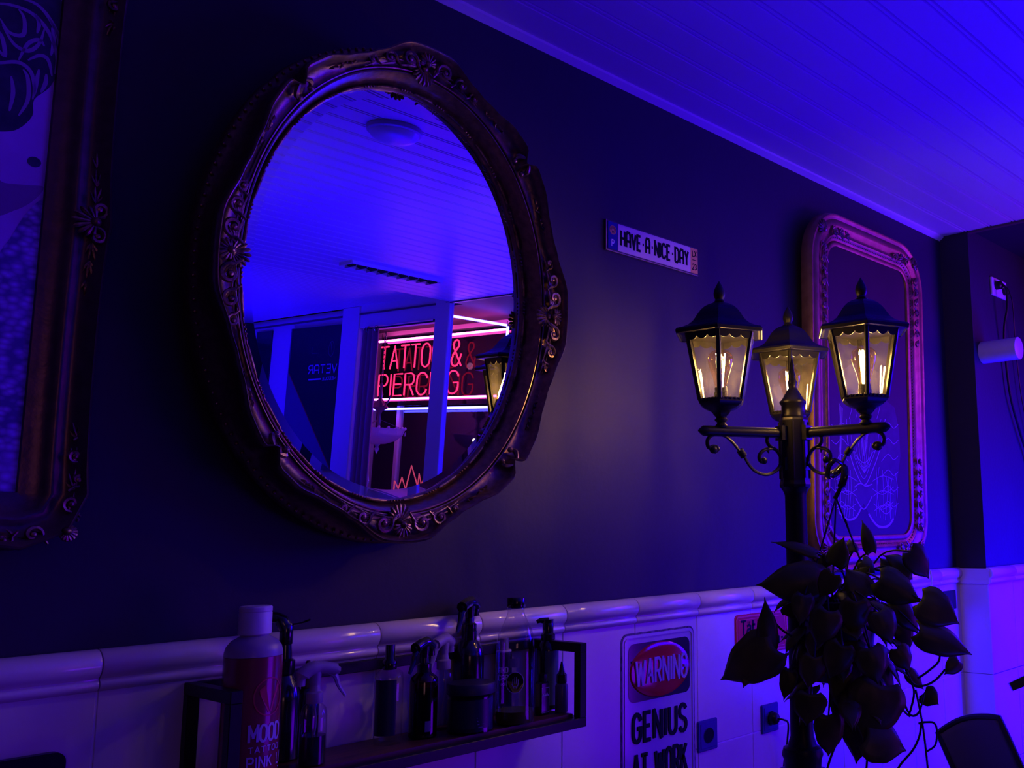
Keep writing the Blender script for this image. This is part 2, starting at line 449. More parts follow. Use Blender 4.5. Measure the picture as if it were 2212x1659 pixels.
# street window with its frame
M_pane = pane_mat('window_glass', (0.92, 0.94, 1.0))
fr = MB()
for y in (-5.80, -3.84): fr.box((4.52, y, 1.9), (0.06, 0.05, 1.8))
fr.box((4.52, -4.82, 2.78), (0.06, 1.96, 0.05)).box((4.52, -4.82, 1.12), (0.06, 1.96, 0.05)).box((4.52, -5.37, 1.9), (0.04, 0.04, 1.6))
w2 = structure(fr, 'window_2', M_white)
MB().box((4.52, -4.82, 1.95), (0.006, 1.90, 1.60)).build('glass_pane', M_pane, w2)
w3 = structure(MB().box((4.52, -2.0, 2.75), (0.06, 3.6, 0.08)).box((4.52, -2.0, 0.9), (0.06, 3.6, 0.06)).box((4.52, -1.9, 1.8), (0.05, 0.06, 1.9))
               .box((4.52, -2.0, 0.45), (0.06, 3.6, 0.9)), 'window_3', M_white)
MB().box((4.52, -2.0, 1.82), (0.006, 3.5, 1.8)).build('glass_pane', M_pane, w3)
# ================================================================ carved frames
M_gold = mat('bronze_gilt', (0.30, 0.18, 0.13), 0.33, metal=0.85, col2=(0.18, 0.10, 0.085), vscale=70, bump=0.35, bscale=120)
M_goldhi = mat('bronze_relief', (0.42, 0.25, 0.16), 0.36, metal=0.85, col2=(0.07, 0.035, 0.03), vscale=60, bump=0.5, bscale=220)
M_mirror = mat('silvered_glass', (0.93, 0.93, 0.95), 0.0, metal=1.0)
M_dark = mat('black_plastic', (0.010, 0.010, 0.012), 0.35, spec=.25)

def spiral(cx, cy, r0, r1, a0, turns, n=22):
    return [(cx + (r0 + (r1 - r0) * (i / n)) * cos(radians(a0) + turns * 2 * pi * i / n),
             cy + (r0 + (r1 - r0) * (i / n)) * sin(radians(a0) + turns * 2 * pi * i / n)) for i in range(n + 1)]
def place(pts, O, ax, side, w):
    """ornament sketch (s along the frame, t outward) -> local points"""
    return [O + ax * s + side * t + V((0, 0, w + (z if z else 0))) for s, t, z in [(p + (0,))[:3] for p in pts]]
def taper(n, r, tip=0.25): return [r * (tip + (1 - tip) * sin(pi * min(1, max(0, i / (n - 1) * 0.85 + 0.12)))) for i in range(n)]
def scroll(mb, O, ax, side, w, sgn, size, r, C=(0.5, 0.1), turns=1.15):
    p = [(sgn * (C[0] + q[0] * 0.32) * size, (C[1] + q[1] * 0.32) * size, 0.0) for q in spiral(0, 0, 1.0, 0.12, 200, -turns)]
    lead = [(sgn * 0.02 * size, -0.25 * size, 0.0)]
    pts = place(lead + p, O, ax, side, w)
    mb.tube(pts, taper(len(pts), r), 6)
    mb.ell(place([(sgn * C[0] * size, C[1] * size, 0)], O, ax, side, w)[0], (r * 1.3, r * 1.3, r * 1.3), 4)
def leafspray(mb, O, ax, side, w, sgn, size, r, n=5, a0=10, a1=80):
    for i in range(n):
        a = radians(a0 + (a1 - a0) * i / max(1, n - 1)); L = size * (0.55 + 0.45 * (1 - i / n))
        pts = [(sgn * (0.1 * size + L * f * cos(a) + 0.10 * size * f * f), (L * f * sin(a) * 0.75 - 0.12 * size * f * f), 0.25 * r * sin(pi * f)) for f in [k / 6 for k in range(7)]]
        mb.tube(place(pts, O, ax, side, w), taper(7, r * 0.8, 0.15), 5)
def shell(mb, O, ax, side, w, size, r, n=9, spread=75, inward=True):
    s = -1 if inward else 1
    for i in range(n):
        a = radians(-spread + 2 * spread * i / (n - 1)); L = size * (0.62 + 0.38 * cos(a))
        pts = [(sin(a) * L * f, s * cos(a) * L * f, r * 0.9 * sin(pi * (0.25 + f * 0.7))) for f in [0.12 + 0.88 * k / 6 for k in range(7)]]
        mb.tube(place(pts, O, ax, side, w), [r * (0.35 + 0.75 * k / 6) if k < 6 else r * 0.4 for k in range(7)], 6)
    mb.ell(place([(0, 0, r)], O, ax, side, w)[0], (r * 2.0, r * 2.0, r * 1.8), 6)

# ---------------------------------------------------------------- oval mirror
TILT = radians(2.2)
mir = thing('oval_mirror', 'large oval wall mirror in an ornate bronze frame, the neon window reflected in it', 'mirror', (1.10, -0.004, 1.52), (TILT, 0, 0))
CU, CV = 0.0, 0.52
LFN = lambda p: V((p.x, -p.z, p.y))
def lerp_table(tb, t):
    for (a, x), (b, y) in zip(tb[:-1], tb[1:]):
        if t <= b:
            f = (t - a) / (b - a); f = f * f * (3 - 2 * f); return x + (y - x) * f
    return tb[-1][1]
SC = [(0, 1.045), (.07, 1.045), (.19, 1.0), (.24, .99), (.3, .995), (.40, 1.025), (.465, 1.032), (.5, .982)]
def scal(th):
    q = (th / (pi / 2)) % 1.0; q = 1 - q if q > .5 else q
    return lerp_table(SC, q)
AI, BI = 0.323, 0.427
def ovalpt(th, s, w, sc=None):
    """s = 0 at the glass edge, 1 at the crest"""
    k = scal(th) if sc is None else sc
    ac, bc = 0.378 * k, 0.482 * k
    a = AI + (ac - AI) * s; b = BI + (bc - BI) * s
    return V((CU + a * cos(th), CV + b * sin(th), w))
PRF = [(-.10, .040, 0), (-.06, .052, 0), (.0, .056, 0), (.04, .053, 0), (.06, .049, 0), (.10, .050, 0), (.16, .060, 0), (.24, .074, 0), (.32, .088, 0), (.38, .094, 0),
       (.42, .094, 0), (.435, .089, 0), (.455, .089, 0), (.48, .096, 0), (.52, .097, 0), (.54, .091, 0), (.60, .090, .3), (.72, .094, .7), (.84, .102, 1), (.92, .113, 1),
       (.96, .121, 1), (1.0, .124, 1), (1.05, .121, 1), (1.08, .112, 1), (1.06, .098, 1), (1.02, .085, .8), (1.10, .070, .4), (1.26, .052, .2), (1.36, .046, .1), (1.46, .040, .1), (1.50, .030, .1), (1.47, .018, 0), (1.42, .010, 0), (1.40, .0, 0)]
mb = MB(LFN); N = 288
rows = []
for s, w_, kk in PRF:
    row = []
    for i in range(N):
        th = 2 * pi * i / N; sc = 1 + (scal(th) - 1) * kk; ww = w_
        if 0.9 <= s <= 1.07 and kk == 1:      # notches dip, lobes rise
            ww += (scal(th) - 1.0) * 0.08
        row.append(ovalpt(th, s, ww, sc))
    rows.append(row)
vs = [p for r_ in rows for p in r_]; fs = []
for j in range(len(rows) - 1):
    for i in range(N): fs.append((j * N + i, j * N + (i + 1) % N, (j + 1) * N + (i + 1) % N, (j + 1) * N + i))
mb.add(vs, fs)
mb.build('frame', M_gold, mir, smooth=True, local=True, angle=50)
# lip ornament: groups of beads between thin bars
mb = MB(LFN); PER = 24
for g in range(PER):
    t0 = 2 * pi * g / PER
    for k in range(4): mb.ell(ovalpt(t0 + 2 * pi / PER * (0.06 + 0.075 * k), .0, .0575, 1), (.0028, .0028, .003), 4)
    pts = [ovalpt(t0 + 2 * pi / PER * (0.40 + 0.54 * i / 8), .0, .0575, 1) for i in range(9)]
    mb.tube(pts, taper(9, 0.0030, .5), 6)
mb.build('beaded_lip', M_goldhi, mir, smooth=True, local=True)
mb = MB(LFN)
for k in range(150):                           # small running pattern on the outer rim
    th = 2 * pi * k / 150
    mb.ell(ovalpt(th, 1.42, .046, 1), (.0036, .0036, .0036), 4)
mb.build('rim_beading', M_gold, mir, smooth=True, local=True)
def ornament(th, kind):
    mb = MB(LFN)
    s0 = 0.62
    O = ovalpt(th, s0, 0, 1.02); O.z = 0
    P2 = ovalpt(th + 0.02, s0, 0, 1.02); P2.z = 0
    ax = (P2 - O).normalized(); side = V((ax.y, -ax.x, 0))
    if side.dot(O - V((CU, CV, 0))) < 0: side = -side
    shell(mb, O + side * 0.000, ax, side, .096, .036, .0042, 9, 70, True)
    shell(mb, O + side * 0.006, ax, side, .110, .028, .0036, 9, 85, False)
    for sg in (-1, 1):
        def loc(s_along, t_out, w_):
            """follow the curve of the frame"""
            return s_along
        for ds, sz, rr, ww in ((0.012, .060, .0050, .112), (.060, .050, .0044, .110), (.105, .036, .0036, .106)):
            rad_ = sqrt((0.36 * cos(th + pi / 2)) ** 2 + (0.47 * sin(th + pi / 2)) ** 2)
            th2 = th + sg * ds / rad_
            A = ovalpt(th2, s0, 0, 1.0); A.z = 0; B = ovalpt(th2 + .01, s0, 0, 1.0); B.z = 0
            ax2 = (B - A).normalized(); sd2 = V((ax2.y, -ax2.x, 0))
            if sd2.dot(A - V((CU, CV, 0))) < 0: sd2 = -sd2
            sgn = sg if ax2.dot(ax) > 0 else -sg
            scroll(mb, A + sd2 * 0.004, ax2, sd2, ww, sgn, sz, rr)
            leafspray(mb, A + sd2 * 0.002, ax2, sd2, ww - .004, sgn, sz * 0.85, rr * .8, 5, -8, 75)
    return mb
for k, th in enumerate((0, pi / 2, pi, 3 * pi / 2)):
    ornament(th, k % 2).build('shell_ornament', M_goldhi, mir, smooth=True, local=True)
for q in range(4):                              # C-scroll notch at each quarter
    th = pi / 4 + q * pi / 2; mb = MB(LFN)
    for sg in (-1, 1):
        pts = []
        for i in range(16):
            f = i / 15; a = th + sg * (0.03 + 0.055 * (1 - f) + 0.0)
            pts.append(ovalpt(th + sg * (0.020 + 0.030 * sin(pi * f * 0.9)), .97 - f * 0.36, .118 - f * 0.018, 1.0))
        mb.tube(pts, taper(16, 0.0058), 6)
        mb.ell(ovalpt(th + sg * 0.04, .62, .104, 1.0), (.007, .007, .006), 5)
    mb.build('scroll_notch', M_gold, mir, smooth=True, local=True)
for q in range(4):                              # trailing leaf sprigs on the flat of the frame
    for sg in (-1, 1):
        mb = MB(LFN)
        for k in range(7):
            th = q * pi / 2 + sg * (0.40 + 0.028 * k)
            c = ovalpt(th, .80 + 0.06 * sin(k * 2.1), .101, 1.0)
            d = ovalpt(th + sg * .03, .80 + 0.10 * cos(k * 2.3), .100, 1.0)
            mb.tube([c, (c + d) / 2 + V((0, 0, .004)), d], [.0015, .0032, .001], 5)
        mb.build('leaf_sprig', M_goldhi, mir, smooth=True, local=True)
# the glass with its bevelled border
mb = MB(LFN); n = 128; vs = [(CU, CV, .0475)]
ring = lambda da, w_: [(CU + (AI + .004 - da) * cos(2 * pi * i / n), CV + (BI + .004 - da) * sin(2 * pi * i / n), w_) for i in range(n)]
vs += ring(.026, .0475); mb.add(vs, [(0, 1 + i, 1 + (i + 1) % n) for i in range(n)])
mb.build('mirror_glass', M_mirror, mir, local=True)
mb = MB(LFN); vs = ring(.026, .0475) + ring(.0, .0464)
mb.add(vs, [(i, (i + 1) % n, n + (i + 1) % n, n + i) for i in range(n)])
mb.build('bevelled_border', M_mirror, mir, local=True, smooth=True)
mb = MB(LFN); vs = [(CU, CV, .030)] + ring(-.01, .030); mb.add(vs, [(0, 1 + i, 1 + (i + 1) % n) for i in range(n)])
mb.build('backing_board', M_dark, mir, local=True)

# ---------------------------------------------------------------- rectangular carved frames
def rrect(cx, cy, hx, hy, r, n=10, seg=10):
    """rounded rectangle, returns list of (point, outward normal)"""
    out = []
    for (sx, sy, a0) in ((1, 1, 0), (-1, 1, 90), (-1, -1, 180), (1, -1, 270)):
        ccx, ccy = cx + sx * (hx - r), cy + sy * (hy - r)
        for i in range(n + 1):
            a = radians(a0 + 90 * i / n); nn = V((cos(a), sin(a), 0))
            out.append((V((ccx, ccy, 0)) + nn * r, nn))
        # straight run to the next corner
        na = {0: (-1, 1), 90: (-1, -1), 180: (1, -1), 270: (1, 1)}[a0]
        nx, ny = na; a1 = radians(a0 + 90); nn = V((cos(a1), sin(a1), 0))
        p0 = out[-1][0]; p1 = V((cx + nx * (hx - r), cy + ny * (hy - r), 0)) + nn * r
        for k in range(1, seg): out.append((p0.lerp(p1, k / seg), nn))
    return out
def sweep_frame(path, prof, fn, wave=None):
    mb = MB(fn); n = len(path); vs = []
    for o_, w_ in prof:
        for i, (p, nn) in enumerate(path):
            k = wave(i, p) if wave else 1.0
            vs.append(p + nn * (o_ * k if o_ > 0 else o_) + V((0, 0, w_)))
    m = len(prof)
    fs = [(j * n + i, j * n + (i + 1) % n, (j + 1) * n + (i + 1) % n, (j + 1) * n + i) for j in range(m - 1) for i in range(n)]
    return mb.add(vs, fs)
M_plum = mat('plum_bronze', (0.40, 0.22, 0.09), 0.42, metal=0.75, col2=(0.28, 0.15, 0.06), vscale=25, bump=0.3, bscale=120)
# right picture: rounded corners
pr = thing('carved_picture_frame', 'rounded carved frame around a dark print, behind the triple lamp', 'picture frame', (3.065, -0.004, 1.415), (radians(1.4), 0, 0))
PW, PH = 0.295, 0.515; PCY = 0.60
path = rrect(0, PCY, PW, PH, 0.075, 10, 12)
prof = [(-.012, .018), (-.010, .030), (.0, .034), (.006, .032), (.010, .026), (.018, .028), (.024, .034), (.030, .036), (.036, .032), (.044, .032), (.058, .040), (.070, .042), (.080, .038),
        (.086, .034), (.090, .036), (.096, .040), (.102, .040), (.106, .034), (.110, .020), (.110, .0)]
sweep_frame(path, prof, LFN).build('frame', M_plum, pr, smooth=True, local=True, angle=50)
mb = MB(LFN)
L = []
for i in range(len(path)):
    a, b = path[i], path[(i + 1) % len(path)]
    d = (b[0] - a[0]).length; k = max(1, int(d / 0.011))
    for j in range(k): L.append(a[0].lerp(b[0], j / k) + a[1].lerp(b[1], j / k) * 0.0205)
for p in L: mb.ell(p + V((0, 0, .031)), (.0032, .0032, .003), 3)
mb.build('beading', M_plum, pr, smooth=True, local=True)
for sx in (-1, 1):
    for sy in (-1, 1):
        mb = MB(LFN); c0 = V((sx * (PW + .028), PCY + sy * (PH + .028), 0))
        dx, dy = V((-sx, 0, 0)), V((0, -sy, 0)); dg = V((sx, sy, 0)).normalized()
        shell(mb, c0 + dg * -.002, V((-dg.y, dg.x, 0)), dg, .040, .040, .0040, 9, 80, False)
        mb.build('corner_shell', M_goldhi, pr, smooth=True, local=True)
        for ax, out_, Lr in ((dx, V((0, sy, 0)), .15), (dy, V((sx, 0, 0)), .30)):
            mb = MB(LFN)
            nsc = int(Lr / .042)
            for k in range(nsc):
                O = c0 + ax * (.045 + .042 * k) + out_ * (.030 - .004 * (k % 2) - .018 * 1)
                scroll(mb, O, ax, out_ if k % 2 else -out_, .046, 1, .046 * (1 - .30 * k / nsc), .0048)
                leafspray(mb, O, ax, out_, .046, 1, .040 * (1 - .30 * k / nsc), .0040, 4, -50, 60)
            mb.build('scroll_garland', M_goldhi, pr, smooth=True, local=True)
M_print = mat('dark_print', (0.075, 0.025, 0.026), 0.5, col2=(0.05, 0.02, 0.018), vscale=2.2, spec=.2)
mb = MB(LFN).box((0, PCY, .020), (PW * 2 + .02, PH * 2 + .02, .006)); mb.build('print', M_print, pr, local=True)
# the figure on the print: pale tattooed legs with fine line work
PRI = (Matrix.Translation(pr.location) @ pr.rotation_euler.to_matrix().to_4x4())
PRINV = PRI.inverted()
def onprint(x, y, w_=.0232):
    """photo pixel -> (u, v) on the print"""
    C = PRINV @ CAM; D = (PRINV.to_3x3() @ ray(x, y)); t = (-w_ - C.y) / D.y
    q = C + D * t; return (q.x, q.z)
M_fig = mat('print_shade', (0.10, 0.05, 0.075), 0.5, col2=(0.07, 0.03, 0.05), vscale=14, spec=.2)
M_line = mat('print_line', (0.42, 0.22, 0.40), 0.5, spec=.2)
fig = [(1812, 872), (1835, 860), (1870, 852), (1905, 858), (1932, 880), (1942, 930), (1945, 985), (1938, 1040), (1934, 1100), (1930, 1128), (1915, 1142), (1898, 1142), (1882, 1126), (1874, 1104), (1866, 1088), (1856, 1104), (1846, 1124), (1832, 1127), (1812, 1110), (1806, 1075), (1808, 1020), (1812, 960)]
mb = MB(LFN); mb.prism([onprint(*p) for p in fig], .0230, .0233); mb.build('printed_legs', M_fig, pr, local=True)
mb = MB(LFN)
def LN(pts, wd=.0022): mb.ribbon([onprint(*p) for p in smoothline([(a, b, 0) for a, b in pts], 5)] if len(pts) > 2 else [onprint(*p) for p in pts], wd, .0234, .0003)
smoothpx = lambda pts: pts
def LN(pts, wd=.0022):
    P_ = [(q.x, q.y) for q in smoothline([(a, b, 0) for a, b in pts], 5)]
    mb.ribbon([onprint(*p) for p in P_], wd, .0234, .0003)
LN([(1828, 905), (1832, 960), (1845, 1010), (1866, 1048), (1885, 1015), (1902, 965), (1912, 905)], .004)
LN([(1836, 905), (1840, 960), (1850, 1000), (1866, 1034), (1880, 1002), (1894, 962), (1903, 905)], .0018)
for k in range(9):
    a = (k - 4) / 4.0
    LN([(1867 + a * 26, 950 + abs(a) * 14), (1867 + a * 16, 990 + abs(a) * 4), (1867, 1022)], .0016)
for k in range(4):
    LN([(1856 + k * 2, 900), (1862 + k, 960), (1866, 985)], .0018); LN([(1880 - k * 2, 900), (1872 - k, 960), (1868, 985)], .0018)
LN([(1850, 985), (1866, 1000), (1882, 985)], .003); LN([(1846, 975), (1866, 1010), (1887, 974)], .002)
rr_ = random.Random(3)
for side_ in (-1, 1):
    for k in range(6):
        y0 = 915 + k * 34
        LN([(1868 + side_ * 36, y0 + 14), (1868 + side_ * 50, y0 - 2), (1868 + side_ * 62, y0 + 10), (1868 + side_ * 72, y0 + 2)] if y0 < 1100 else [(1868 + side_ * 20, y0), (1868 + side_ * 40, y0 + 4)], .0022)
    for k in range(7):
        x0 = 1868 + side_ * (24 + k * 7)
        LN([(x0, 1010 + k * 3 + rr_.uniform(-10, 10)), (x0 + rr_.uniform(-5, 5), 1060), (x0 + rr_.uniform(-4, 4), 1115 + (3 - abs(k - 3)) * 3)], .0015)
    for k in range(5):
        y0 = 1040 + k * 16
        LN([(1868 + side_ * (16 + k), y0), (1868 + side_ * 38, y0 + 12 * (1 if k % 2 else -1)), (1868 + side_ * 62, y0 - 4)], .0020)
LN([(1846, 1052), (1858, 1044), (1870, 1050), (1884, 1046)], .004); LN([(1848, 1076), (1866, 1100), (1884, 1072)], .004)
for x0 in (1836, 1850, 1866, 1880, 1896): LN([(x0, 862 + abs(x0 - 1866) * .2), (x0 + 4, 880), (x0 - 2, 905)], .002)
for k in range(5): LN([(1812 + 2 * k, 870 + 3 * k), (1816, 930 + k * 16), (1810 + k * 2, 1000 + k * 8)], .0018)
LN([(1900, 1098), (1914, 1088), (1926, 1098), (1914, 1110), (1900, 1098)], .003)
LN([(1812, 1106), (1830, 1122), (1848, 1118), (1860, 1098)], .007); LN([(1876, 1110), (1896, 1136), (1918, 1136), (1930, 1120)], .008)
mb.build('printed_linework', M_line, pr, local=True)

# left picture: swept frame with flared corners and centres
pc = thing('swept_picture_frame', 'large ornate frame with a tattoo photograph, cut off at the left edge', 'picture frame', (0.200, -0.004, 1.556), (radians(0.6), 0, 0))
QW, QH = 0.292, 0.446; QCY = 0.50
path = rrect(0, QCY, QW, QH, 0.006, 2, 24)
def wave(i, p):
    u = abs(p.x) / QW; v_ = abs(p.y - QCY) / QH
    t = v_ if u > .98 else u
    return 1.0 + 0.07 * (max(0, 1 - t / .12) + max(0, (t - .88) / .12)) - .04 * sin(pi * min(1, max(0, (t - .12) / .76)))
prof = [(-.010, .012), (-.008, .020), (.0, .022), (.010, .024), (.022, .030), (.028, .036), (.034, .037), (.040, .034), (.048, .036), (.058, .044), (.066, .054), (.070, .058), (.074, .055), (.075, .046), (.072, .030), (.076, .014), (.076, .0)]
M_mahog = mat('dark_mahogany_gilt', (0.15, 0.065, 0.085), 0.32, metal=.6, col2=(.10, .045, .06), vscale=40, bump=.2, bscale=120)
sweep_frame(path, prof, LFN, wave).build('frame', M_mahog, pc, smooth=True, local=True, angle=50)
for sx in (-1, 1):
    mb = MB(LFN)
    for k in range(88): mb.ell((sx * (QW + .0775), .02 + k * .0105, .016), (.003, .0042, .004), 3)
    mb.build('edge_beading', M_gold, pc, smooth=True, local=True)
for sx in (-1, 1):
    for sy in (-1, 1):
        mb = MB(LFN); c0 = V((sx * (QW + .05), QCY + sy * (QH + .05), 0)); dg = V((sx, sy, 0)).normalized()
        shell(mb, c0 + dg * .002, V((-dg.y, dg.x, 0)), dg, .052, .018, .0036, 9, 80, False)
        mb.build('corner_shell', M_goldhi, pc, smooth=True, local=True)
        for ax, out_ in ((V((-sx, 0, 0)), V((0, sy, 0))), (V((0, -sy, 0)), V((sx, 0, 0)))):
            mb = MB(LFN)
            for k in range(4):
                O = c0 + ax * (.02 + .04 * k) + out_ * (.010)
                scroll(mb, O, ax, out_ if k % 2 else -out_, .050 - k * .002, 1, .042 - .005 * k, .0040)
                leafspray(mb, O, ax, -out_, .046 - k * .001, 1, .036, .0030, 4, -20, 70)
            mb.build('scroll_garland', M_goldhi, pc, smooth=True, local=True)
    mb = MB(LFN); O = V((sx * (QW + .055), QCY, 0))
    shell(mb, O, V((0, 1, 0)), V((sx, 0, 0)), .052, .035, .0040, 9, 85, True)
    for sg in (-1, 1):
        scroll(mb, O, V((0, sg, 0)), V((sx, 0, 0)), .052, 1, .045, .0042)
        for k in range(3): leafspray(mb, O + V((0, sg * (.03 + .03 * k), 0)), V((0, sg, 0)), V((-sx, 0, 0)), .046 - .003 * k, 1, .034, .0030, 4, -40, 50)
    mb.build('side_ornament', M_goldhi, pc, smooth=True, local=True)
M_skin = mat('photo_skin', (0.60, 0.24, 0.95), 0.2, col2=(0.42, 0.14, 0.62), vscale=3.0)
mb = MB(LFN).box((0, QCY, .012), (QW * 2 + .02, QH * 2 + .02, .004)); mb.build('photograph', M_skin, pc, local=True)
PCI = (Matrix.Translation(pc.location) @ pc.rotation_euler.to_matrix().to_4x4()).inverted()
def onphoto(x, y, w_=.0145):
    C = PCI @ CAM; D = (PCI.to_3x3() @ ray(x, y)); t = (-w_ - C.y) / D.y
    q = C + D * t; return (q.x, q.z)
def clampu(p): return (min(QW + .004, max(-QW, p[0])), min(QCY + QH + .002, max(QCY - QH, p[1])))
def PG(pts, name, m, w0=.0142):
    mb = MB(LFN); P_ = [(q.x, q.y) for q in smoothline([(a, b, 0) for a, b in pts], 4)]
    mb.prism([clampu(onphoto(*p)) for p in P_], w0, w0 + .0003); return mb.build(name, m, pc, local=True)
M_ink = mat('tattoo_ink', (0.020, 0.010, 0.05), 0.25, col2=(0.045, 0.022, 0.10), vscale=30)
M_inkhi = mat('tattoo_light', (0.30, 0.13, 0.48), 0.25)
PG([(-260, -40), (60, -60), (128, -10), (139, 60), (132, 130), (110, 185), (74, 215), (70, 250), (40, 278), (0, 284), (-120, 280), (-230, 200)], 'tattoo', M_ink)
mb = MB(LFN)
def RB(pts, wd, w0=.0147):
    P_ = [(q.x, q.y) for q in smoothline([(a, b, 0) for a, b in pts], 5)]; n = len(P_)
    mb.ribbon([clampu(onphoto(*p)) for p in P_], [wd * (.25 + .75 * sin(pi * (i + .5) / n)) for i in range(n)], w0, .0003)
for q in ([(-30, 8), (20, 10), (70, 30), (105, 70), (122, 120), (118, 160)], [(20, -10), (80, 10), (118, 60), (130, 110), (126, 150)], [(0, 40), (20, 70), (50, 75), (52, 40), (40, 20)],
          [(5, 55), (30, 95), (60, 110), (84, 95), (96, 62)], [(-40, 140), (0, 136), (40, 135), (66, 155), (74, 190), (70, 215)], [(40, 130), (60, 95), (84, 86), (96, 100)],
          [(76, 30), (84, 50), (80, 72)], [(60, 130), (86, 120), (104, 130), (112, 165)], [(84, 150), (78, 180), (74, 205)], [(106, 40), (128, 80), (134, 120)],
          [(40, 250), (60, 215), (60, 170), (50, 150)], [(20, 240), (28, 200), (24, 165)], [(-10, 100), (10, 120), (4, 80), (-12, 60)], [(100, 160), (98, 180), (88, 200)], [(112, 60), (116, 90), (110, 120)]):
    RB(q, .0062)
for q in ([(-60, 40), (-40, 70), (-10, 60)], [(-90, 160), (-60, 190), (-30, 185)], [(-120, 60), (-80, 100), (-60, 150)], [(-150, 20), (-130, 90), (-140, 160)]): RB(q, .007)
mb.build('tattoo_highlight', M_inkhi, pc, local=True)
mb = MB(LFN); c_ = onphoto(74, 350); mb.prism([(c_[0] + .0095 * cos(2 * pi * k / 20), c_[1] + .0085 * sin(2 * pi * k / 20)) for k in range(20)], .0142, .0146); mb.build('nipple', M_ink, pc, local=True)  # nipple of the printed torso
# knitted lower part of the photograph
m = bpy.data.materials.new('photo_knit'); m.use_nodes = True; nt = m.node_tree; b = nt.nodes['Principled BSDF']
vo = nt.nodes.new('ShaderNodeTexVoronoi'); vo.inputs['Scale'].default_value = 70; tc = nt.nodes.new('ShaderNodeTexCoord'); mp = nt.nodes.new('ShaderNodeMapping')
mp.inputs['Scale'].default_value = (1.0, 1.0, 1.5); no = nt.nodes.new('ShaderNodeTexNoise'); no.inputs['Scale'].default_value = 9
nt.links.new(tc.outputs['Object'], mp.inputs['Vector']); nt.links.new(mp.outputs[0], vo.inputs['Vector']); nt.links.new(mp.outputs[0], no.inputs['Vector'])
mx = nt.nodes.new('ShaderNodeMath'); mx.operation = 'MULTIPLY'; ra = nt.nodes.new('ShaderNodeValToRGB')
ra.color_ramp.elements[0].position = .05; ra.color_ramp.elements[1].position = .42
ra.color_ramp.elements[0].color = (.50, .22, 1.0, 1); ra.color_ramp.elements[1].color = (.12, .04, .34, 1)
nt.links.new(vo.outputs['Distance'], mx.inputs[0]); nt.links.new(no.outputs['Fac'], mx.inputs[1]); nt.links.new(mx.outputs[0], ra.inputs['Fac'])
nt.links.new(ra.outputs['Color'], b.inputs['Base Color']); b.inputs['Roughness'].default_value = .25
PG([(-300, 560), (-40, 560), (10, 530), (50, 470), (90, 430), (140, 420), (150, 700), (100, 1120), (-300, 1120)], 'knitted_garment', m)
PG([(-300, 470), (-40, 470), (30, 455), (70, 435), (95, 405), (60, 400), (10, 395), (-40, 380), (-300, 380)], 'fold_shade', mat('photo_fold', (0.26, 0.08, 0.36), 0.25))
# ================================================================ three-armed lamp post
LP = V((1.927, -0.481, 0))
LPN = V((1.886, -0.509, 0)); LSC = 0.979
lamp = thing('lamp_post', 'black cast metal lamp post with three lit lantern heads on scrolled arms', 'lamp', (LPN.x, LPN.y, 0.0))
M_lampm = M_black
HS = dict(parent=lamp)
mb = MB(); mb.lathe([(.15, 0), (.15, .02), (.11, .04), (.07, .09), (.055, .14), (.050, .5), (.050, .96), (.056, .965), (.060, .98), (.056, .995), (.042, 1.0), (.044, 1.02), (.048, 1.03), (.044, 1.045), (.034, 1.05), (.027, 1.07), (.0255, 1.62), (.030, 1.632), (.036, 1.64)], 32, LP)
mb.build('pole', M_lampm, lamp, smooth=True)
mb = MB(); mb.lathe([(.0365, 1.64), (.0375, 1.646), (.035, 1.655), (.035, 1.80), (.033, 1.806)], 8, LP, rot=radians(22.5 + 8))
for k in range(8):
    a = radians(8 + 45 * k + 22.5); c = LP + V((.0345 * cos(a), .0345 * sin(a), 0))
    mb.tube([c + V((0, 0, 1.66)), c + V((0, 0, 1.795))], .0035, 6)
mb.build('hub', M_lampm, lamp)
mb = MB(); mb.lathe([(.026, 1.80), (.031, 1.806), (.031, 1.812), (.0285, 1.816), (.0285, 1.836), (.0325, 1.841), (.0325, 1.846), (.026, 1.852), (.018, 1.866), (.013, 1.874), (.0095, 1.880), (.0105, 1.887), (.0125, 1.892), (.0085, 1.900), (.007, 1.906), (.0085, 1.911), (.006, 1.918), (.0045, 1.930), (.005, 1.935), (.003, 1.945), (.0001, 1.955)], 20, LP)
mb.build('finial', M_lampm, lamp, smooth=True, angle=50)
M_lglass = pane_mat('lantern_glass', (0.97, 0.96, 0.93), refl=1.0, rough=0.03, haze=0.010)
M_bglass = pane_mat('amber_bulb_glass', (1.0, 0.84, 0.60), refl=1.0, rough=0.01, edge=.5)
M_fil = glow('filament', (1.0, 0.62, 0.22), FIL)
M_sock = mat('ceramic_white', (0.65, 0.62, 0.58), 0.3)
ZA = 1.768
def hexring(R, z, rot): return [V((R * cos(rot + pi / 3 * k), R * sin(rot + pi / 3 * k), z)) for k in range(6)]
